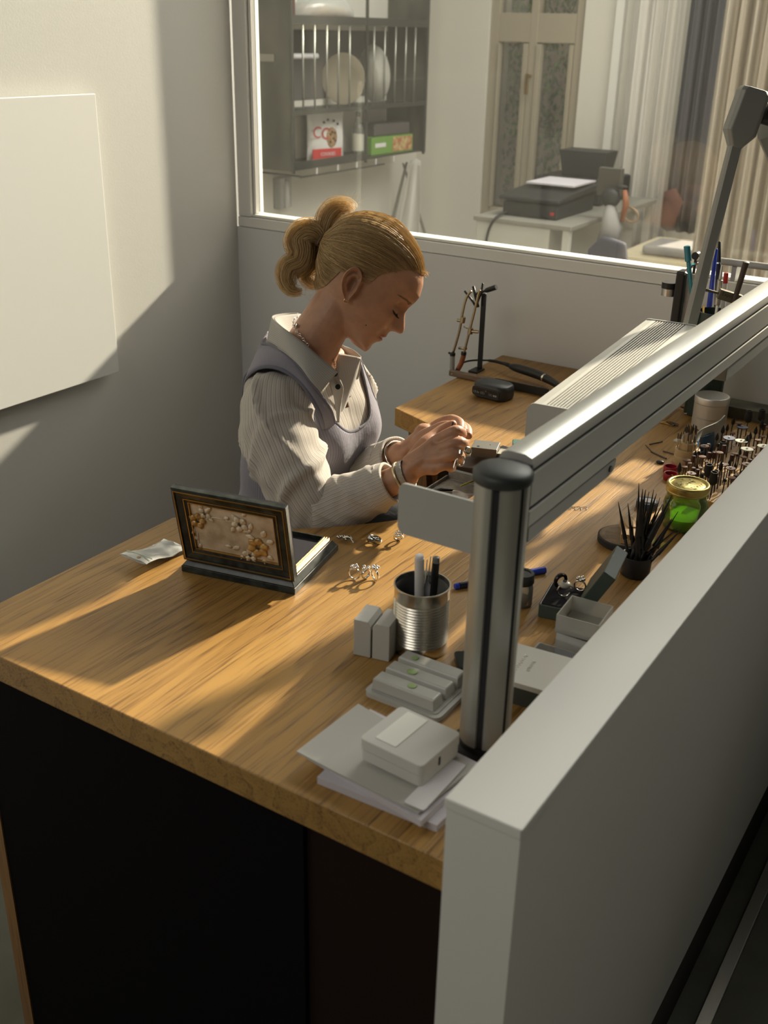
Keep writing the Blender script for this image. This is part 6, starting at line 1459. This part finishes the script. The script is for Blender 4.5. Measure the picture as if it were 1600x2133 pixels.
# plates
def plate(c, ax, r, m, label, nm='plate'):
    b = B(); lathe(b, [(r * .5, 0), (r * .55, .006), (r * .98, r * .22), (r, r * .225), (r * .97, r * .235), (r * .55, .012), (0, .009)], 40, c, ax); return tag(ob(nm, b, m, smooth=True, ang=50), label, 'plate')
pz = zm + .001
c = rz(770, 150); plate(Vector((-3.17, 4.80, pz + .139)), (.35, .93, .05), .135, mat('white_china', (.78, .77, .72), .3), 'white plate standing nearly edge-on in the metal rack')
plate(Vector((-3.19, 4.62, pz + .122)), (.15, -.98, .03), .118, mat('beige_china', (.50, .44, .34), .4), 'beige plate standing upright in the metal rack, left of the white plate')
o = ob('white_tube', (lambda b: (cyl(b, (-3.2, RY0 + .06, zt_ - .14), (-3.15, RY0 + .33, zt_ - .14), .012), b)[1])(B()), PAPER, smooth=True); tag(o, 'short white tube lying high in the left of the metal rack', 'tube')
o.parent = None
# cookie bag
t = thing('cookie_bag', 'white and red bag of biscuits with a cookie picture on the rack shelf', 'bag', (-3.17, 4.42, zb + .0005), radians(75))
b = B(); w = .115; h = .23
rs = []
for i in range(11):
    u = i / 10; th = .034 * sin(pi * min(1, u * .9 + .12)) + .004; rs.append([Vector((x * (1 - .05 * sin(u * pi)), y * th, h * u)) for x, y in ((-w, 0), (-w * .8, -.8), (0, -1), (w * .8, -.8), (w, 0), (w * .8, .8), (0, 1), (-w * .8, .8))])
rings(b, rs); ob('bag_body', b, mat('bag_white', (.72, .71, .70), .4), t, smooth=True, ang=60)
RD = mat('bag_red', (.55, .03, .03), .4)
def quadp(x0, x1, z0, z1, y): 
    b = B(); extrude(b, [(x0, y, z0), (x1, y, z0), (x1, y, z1), (x0, y, z1)], (0, -.002, 0)); return b
ob('red_band', quadp(-w * .95, w * .62, .002, .055, -.037), RD, t)
text('lettering', 'CC', .075, RD, t, (-.055, -.0395, .125), (radians(90), radians(8), 0)); text('lettering', 'COOKIES', .022, PAPER, t, (-.015, -.0405, .030), (radians(90), 0, 0))
b = B(); ball(b, (.012, -.036, .105), .040, 16, (.85, .12, 1.15)); ob('cookie_picture', b, mat('cookie', (.45, .27, .12), .8, var=.5, vscale=90), t, smooth=True)
b = B()
for x, z in ((.0, .12), (.02, .10), (.012, .13), (.0, .085), (.028, .125), (.03, .09), (-.04, .175), (-.015, .185), (.02, .18), (.045, .165)): ball(b, (x, -.0405, z), .0065, 8)
ob('chocolate_chip', b, mat('choc', (.09, .03, .03), .5), t, smooth=True)
t = thing('sauce_bottle', 'slim clear bottle with pale label on the rack shelf beside the biscuits', 'bottle', (-3.12, 4.63, zb + .0005))
b = B(); lathe(b, [(.026, 0), (.029, .005), (.029, .12), (.022, .145), (.011, .165), (.011, .19), (0, .19)], 20); ob('bottle_body', b, glass('jar_glass'), t, smooth=True, ang=60)
b = B(); lathe(b, [(.0295, .03), (.0295, .11)], 20, cap=False); ob('label', b, mat('label_cream', (.6, .58, .5), .6), t, smooth=True)
b = B(); lathe(b, [(.013, .1902), (.013, .21), (0, .21)], 16); ob('bottle_cap', b, RUBG, t, smooth=True, ang=40)
t = thing('food_box', 'green carton with salad picture lying at the right end of the rack shelf', 'carton', (-3.14, 4.90, zb + .0005), radians(86))
b = B(); box(b, (-.17, -.05, 0), (.19, .05, .085)); ob('carton', b, mat('carton_green', (.16, .32, .06), .5), t, bev=.002)
b = B(); box(b, (.01, -.0515, .008), (.18, -.0505, .078)); ob('salad_picture', b, mat('salad', (.55, .45, .20), .7, col2=(.40, .12, .06), vscale=45), t)
b = B(); box(b, (-.14, -.0515, .035), (-.05, -.0505, .055)); ob('lettering_strip', b, PAPER, t)
t = thing('grey_tray', 'dark grey tray lying on the green carton in the rack', 'tray', (-3.15, 4.92, zb + .0865), radians(86)); b = B(); box(b, (-.15, -.05, 0), (.16, .05, .06)); ob('tray_body', b, mat('tray_grey', (.09, .08, .08), .5), t, bev=.01)
t = thing('bread_bag', 'crinkled clear bag of bread rolls on the top shelf of the metal rack', 'bag', (-3.17, 4.40, zt_ + .001), radians(75))
b = B()
for i, (x, y, r) in enumerate(((-.10, 0, .05), (.0, .01, .055), (.09, -.01, .05))): ball(b, (x, y, r * .72), r, 14, (1.1, .9, .7))
ob('bread_roll', b, mat('crust', (.50, .28, .10), .6, var=.4, vscale=20), t, smooth=True)
b = B(); 
for sgn in (0,):
    rs = []
    for i in range(15):
        u = i / 14 * 2 - 1; r0 = .075 * sqrt(max(.02, 1 - u * u)) + .008; rs.append([Vector((u * .18, cos(a) * r0 + .004 * sin(a * 7 + u * 20), max(.0005, r0 * .75 + sin(a) * r0 * .75 + .005 * sin(a * 5 + u * 17)))) for a in [2 * pi * k / 22 for k in range(22)]])
    rings(b, rs)
ob('bag_film', b, glass('bag_plastic'), t, smooth=True)
o = ob('dark_carton', bx((-3.22, RY0 + .03, zt_ + .001), (-3.10, RY0 + .10, zt_ + .2)), mat('maroon_card', (.10, .03, .03), .6)); tag(o, 'narrow dark red and white carton at the left end of the top shelf', 'carton')
# hanging towel and small dispenser below
def drape(name, pts_top, pts_bot, m, label, cat, Y0):
    b = B(); T = smoothpath(pts_top, 8); Bo = smoothpath(pts_bot, 8); rs = []
    for i in range(14):
        u = i / 13; r = [T[j].lerp(Bo[j], u) + Vector((.012 * sin(j * .9 + u * 2) * u, .015 * sin(j * .7) * u, 0)) for j in range(len(T))]; r += [p + Vector((-.004, .003, 0)) for p in r[::-1]]; rs.append(r)
    rings(b, rs); return tag(ob(name, b, m, smooth=True), label, cat)
dz_ = 5.10
drape('hanging_towel', [ony(855, 335, dz_), ony(866, 330, dz_), ony(876, 335, dz_)], [ony(822, 500, dz_), ony(850, 505, dz_), ony(876, 500, dz_)], mat('white_towel', (.68, .66, .62), .9), 'white towel hanging from the far end of the metal rack', 'towel', dz_)
drape('apron_string', [ony(846, 338, dz_ + .08), ony(850, 338, dz_ + .08)], [ony(800, 500, dz_ + .08), ony(812, 500, dz_ + .08)], mat('grey_strap', (.35, .33, .31), .9), 'grey fabric strap hanging behind the white towel', 'strap', dz_)
drape('apron_string', [ony(838, 340, dz_ + .12), ony(842, 340, dz_ + .12)], [ony(884, 500, dz_ + .12), ony(893, 500, dz_ + .12)], mat('grey_strap', (0, 0, 0)), 'grey fabric strap hanging on the right side of the white towel', 'strap', dz_)
q = ony(592, 402, 4.3); t = thing('soap_dispenser', 'clear wall-mounted dispenser tube below the metal rack', 'dispenser', (-3.295, 4.55, 1.0))
q = onx(592, 402, -3.27); t.location = (-3.297, q.y, q.z - .07)
b = B(); box(b, (0, -.05, 0), (.035, .05, .14)); ob('holder', b, glass('dispenser_plastic', (.9, .9, .88), haze=.25, refl=2), t); b = B(); cyl(b, (.045, 0, .005), (.045, 0, .13), .012, seg=12); ob('tube', b, PAPER, t, smooth=True)
# ------------------------------------------------ office corner in the far room
DKP = mat('printer_black', (.016, .017, .018), .55); CABW = mat('cabinet_grey_white', (.50, .49, .45), .6)
Yc = 4.25; cz = ony(1080, 459, Yc).z; x0, x1 = ony(992, 460, Yc).x, ony(1146, 470, Yc).x
t = thing('office_cabinet', 'pale grey cabinet under the printers in the far room', 'cabinet', (0, 0, 0))
Y2 = 5.28
b = B(); box(b, (x0, Yc, .0), (x1, Y2, cz - .021)); ob('carcass', b, CABW, t, bev=.004)
b = B(); box(b, (x0 - .01, Yc - .01, cz - .02), (x1 + .10, Y2 + .01, cz)); ob('top_board', b, mat('cabinet_top', (.24, .23, .20), .5), t, bev=.003)
b = B(); box(b, (x1 + .06, Yc, .0), (x1 + .09, Yc + .03, cz - .021)); ob('leg', b, CABW, t); b = B(); box(b, (x1 + .06, Y2 - .04, .0), (x1 + .09, Y2 - .01, cz - .021)); ob('leg', b, CABW, t)
b = B(); box(b, (x1 + .001, Yc + .035, .15), (x1 + .08, Y2 - .05, .17)); box(b, (x1 + .001, Yc + .035, .42), (x1 + .08, Y2 - .05, .44)); ob('side_shelf', b, mat('shelf_brown', (.16, .14, .11), .6), t)
b = B(); box(b, (x1 + .004, Yc + .10, .4405), (x1 + .075, Yc + .30, .56)); tag(ob('file_box', b, mat('dark_box_grey', (.12, .12, .11), .7)), 'dark grey file box on the side shelf of the office cabinet', 'box')
# scanner with sloped lid
def bxy(px, Y): return ony(px, 420, Y).x
t = thing('label_printer', 'low black desktop printer with raised sloping lid and red light on the cabinet', 'printer', (0, 0, cz + .001))
sx0, sx1 = bxy(1056, 4.38), bxy(1170, 4.38); hS = ony(1060, 425, 4.38).z - cz
b = B(); extrude(b, [(sx0, 4.34, 0), (sx0, 4.75, 0), (sx0, 4.75, .075), (sx0, 4.34, .06)], (sx1 - sx0, 0, 0)); ob('printer_body', b, DKP, t, bev=.008)
b = B(); extrude(b, [(sx0 - .02, 4.33, .066), (sx0 - .02, 4.33, .085), (sx0 - .01, 4.45, .100), (sx0 - .01, 4.76, .118), (sx0 - .01, 4.76, .09)], (sx1 - sx0 + .03, 0, 0)); ob('printer_lid', b, DKP, t, bev=.008)
b = B(); box(b, (sx1 - .03, 4.336, .02), (sx1 - .012, 4.3395, .032)); ob('red_light', b, mat('red_plastic', (0, 0, 0)), t)
b = B(); box(b, (sx0 + .03, 4.50, .121), (sx1, 4.75, .128)); t2 = tag(ob('paper_sheets', b, mat('lilac_white_paper', (0, 0, 0)), loc=(0, 0, cz + .001)), 'stack of pale lilac sheets on the low black printer', 'paper')
t = thing('large_printer', 'tall black printer with flared paper feeder standing behind the low printer', 'printer', (0, 0, cz + .001))
Yp = 4.85; px0, px1 = bxy(1108, Yp), bxy(1250, Yp); h1 = ony(1180, 372, Yp).z - cz; h2 = ony(1200, 314, Yp + .1).z - cz; ux0, ux1 = bxy(1160, Yp + .1), bxy(1250, Yp + .1)
b = B(); box(b, (px0, Yp, 0), (px1, Yp + .38, h1)); ob('printer_body', b, DKP, t, bev=.012)
b = B(); rings(b, [[Vector((x, y, z)) for x, y in ((ux0 + i, Yp + .10), (ux1 - i, Yp + .10), (ux1 - i, Yp + .25), (ux0 + i, Yp + .25))] for z, i in ((h1 + .001, .015), (h2, -.01))]); ob('paper_feeder', b, DKP, t, bev=.004)
b = B(); cb_ = [ony(1058, 440, 4.36), ony(1035, 452, Yc - .03), ony(1018, 480, Yc - .03), ony(1008, 530, Yc - .03)]; tube(b, smoothpath(cb_, 6), .006, 8); tag(ob('power_cable', b, BLKR, smooth=True), 'dark cable hanging over the front of the office cabinet', 'cable')
# monitor and clutter on a slim stand
Ym = 4.5; t = thing('monitor', 'small dark monitor on an arm right of the large printer', 'monitor', (0, 0, 0))
c = ony(1268, 378, Ym); b = B(); box(b, (c.x - .05, Ym, c.z - .06), (c.x + .055, Ym + .03, c.z + .055)); ob('screen', b, mat('dark_screen', (.07, .065, .05), .3), t, bev=.004)
b = B(); cyl(b, (c.x, Ym + .045, .0), (c.x, Ym + .045, c.z), .012, seg=14); ob('stand_pole', b, ALUG, t, smooth=True, ang=50); b = B(); lathe(b, [(.06, 0), (.06, .012), (0, .02)], 24, (c.x, Ym + .045, 0)); ob('stand_base', b, DKP, t, smooth=True, ang=40)
t = thing('tangled_tools', 'cluster of dark tools, orange handle and looped cable below the monitor', 'tools', (0, 0, 0))
c2 = ony(1272, 412, Ym - .05); b = B(); ball(b, c2, .045, 14, (1, .6, .9)); ball(b, ony(1296, 390, Ym - .05), .022, 10, (1.4, .6, .5)); ob('dark_body', b, DKP, t, smooth=True)
b = B(); tube(b, [ony(1302, 395, Ym - .05), ony(1304, 425, Ym - .05), ony(1296, 462, Ym - .05)], [.010, .014, .008], 10); ob('orange_handle', b, mat('rust_orange', (.30, .12, .06), .6), t, smooth=True)
b = B(); tube(b, smoothpath([ony(1306, 428, Ym), ony(1325, 440, Ym), ony(1328, 458, Ym), ony(1312, 462, Ym), ony(1298, 452, Ym)], 6), .005, 8); ob('cable_loop', b, mat('brown_cable', (.25, .16, .09), .6), t, smooth=True)
b = B(); tube(b, [ony(1272, 425, Ym - .05), ony(1274, 470, Ym - .05), ony(1262, 520, Ym - .05)], [.02, .045, .05], 12); ob('grey_cloth', b, mat('grey_cloth', (.30, .29, .28), .9), t, smooth=True)
# pale sofa / daybed and dark chair
Ys = 5.0; zc = ony(1380, 500, Ys).z
t = thing('daybed', 'pale yellow covered daybed along the far room behind the glass', 'sofa', (0, 0, 0))
xa, xb = max(bxy(1285, Ys), x1 + .13), bxy(1470, Ys)
b = B(); box(b, (xa, 4.70, .02), (xb + .2, 5.24, zc - .16)); ob('sofa_base', b, mat('pale_base', (.45, .42, .36), .9), t, bev=.03)
b = B(); box(b, (xa, 4.70, zc - .158), (xb + .2, 5.24, zc - .02)); ob('mattress', b, mat('pale_yellow_cloth', (.62, .55, .38), .9, bump=.3, bscale=15), t, bev=.04)
t = thing('grey_blanket', 'grey folded blanket lying at the front of the pale daybed', 'blanket', (0, 0, zc - .019)); b = B(); box(b, (xa + .12, 4.71, 0), (xa + .42, 4.95, .04)); ob('blanket', b, mat('grey_cloth', (0, 0, 0)), t, bev=.015)
t = thing('office_chair', 'dark blue-grey chair back seen beside the office cabinet', 'chair', (0, 0, 0))
Yh = 4.3; p = ony(1275, 515, Yh); 
b = B(); prof_ = [(.0, .0), (.10, .0), (.12, .06), (.10, .16), (.0, .18), (-.06, .12), (-.05, .03)]
extrude(b, [(p.x + x - .05, Yh + .0, p.z - .14 + z) for x, z in prof_], (0, .04, 0)); ob('backrest', b, mat('navy_fabric', (.06, .06, .08), .9), t, bev=.012)
b = B(); box(b, (p.x - .10, Yh - .36, p.z - .30), (p.x + .12, Yh + .02, p.z - .24)); ob('seat', b, mat('navy_fabric', (0, 0, 0)), t, bev=.02)
b = B(); cyl(b, (p.x, Yh - .15, .03), (p.x, Yh - .15, p.z - .301), .02, seg=12); ob('column', b, DKP, t); b = B(); lathe(b, [(.18, 0), (.18, .015), (.04, .03), (0, .03)], 5, (p.x, Yh - .15, 0)); ob('base', b, DKP, t)
b = B(); box(b, (p.x - .02, Yh + .005, p.z - .24), (p.x + .02, Yh + .03, p.z - .145)); ob('back_support', b, DKP, t)
# reddish garment on the dark curtain
Yg = 5.22; t = thing('red_garment', 'dull red cloth hanging low in front of the dark curtain', 'garment', (0, 0, 0))
b = B(); tube(b, [ony(1396, 395, Yg), ony(1402, 420, Yg), ony(1394, 450, Yg), ony(1388, 476, Yg)], [.03, .05, .04, .03], 14, flat=.4); ob('cloth', b, mat('dull_red', (.10, .05, .042), .9), t, smooth=True)
# slim posts of the glazing line of the far room
o = ob('steel_post', bx((ony(1153, 300, 3.9).x - .012, 3.9, 0), (ony(1153, 300, 3.9).x + .012, 3.924, cz - .3)), ALUG); bpy.data.objects.remove(o)
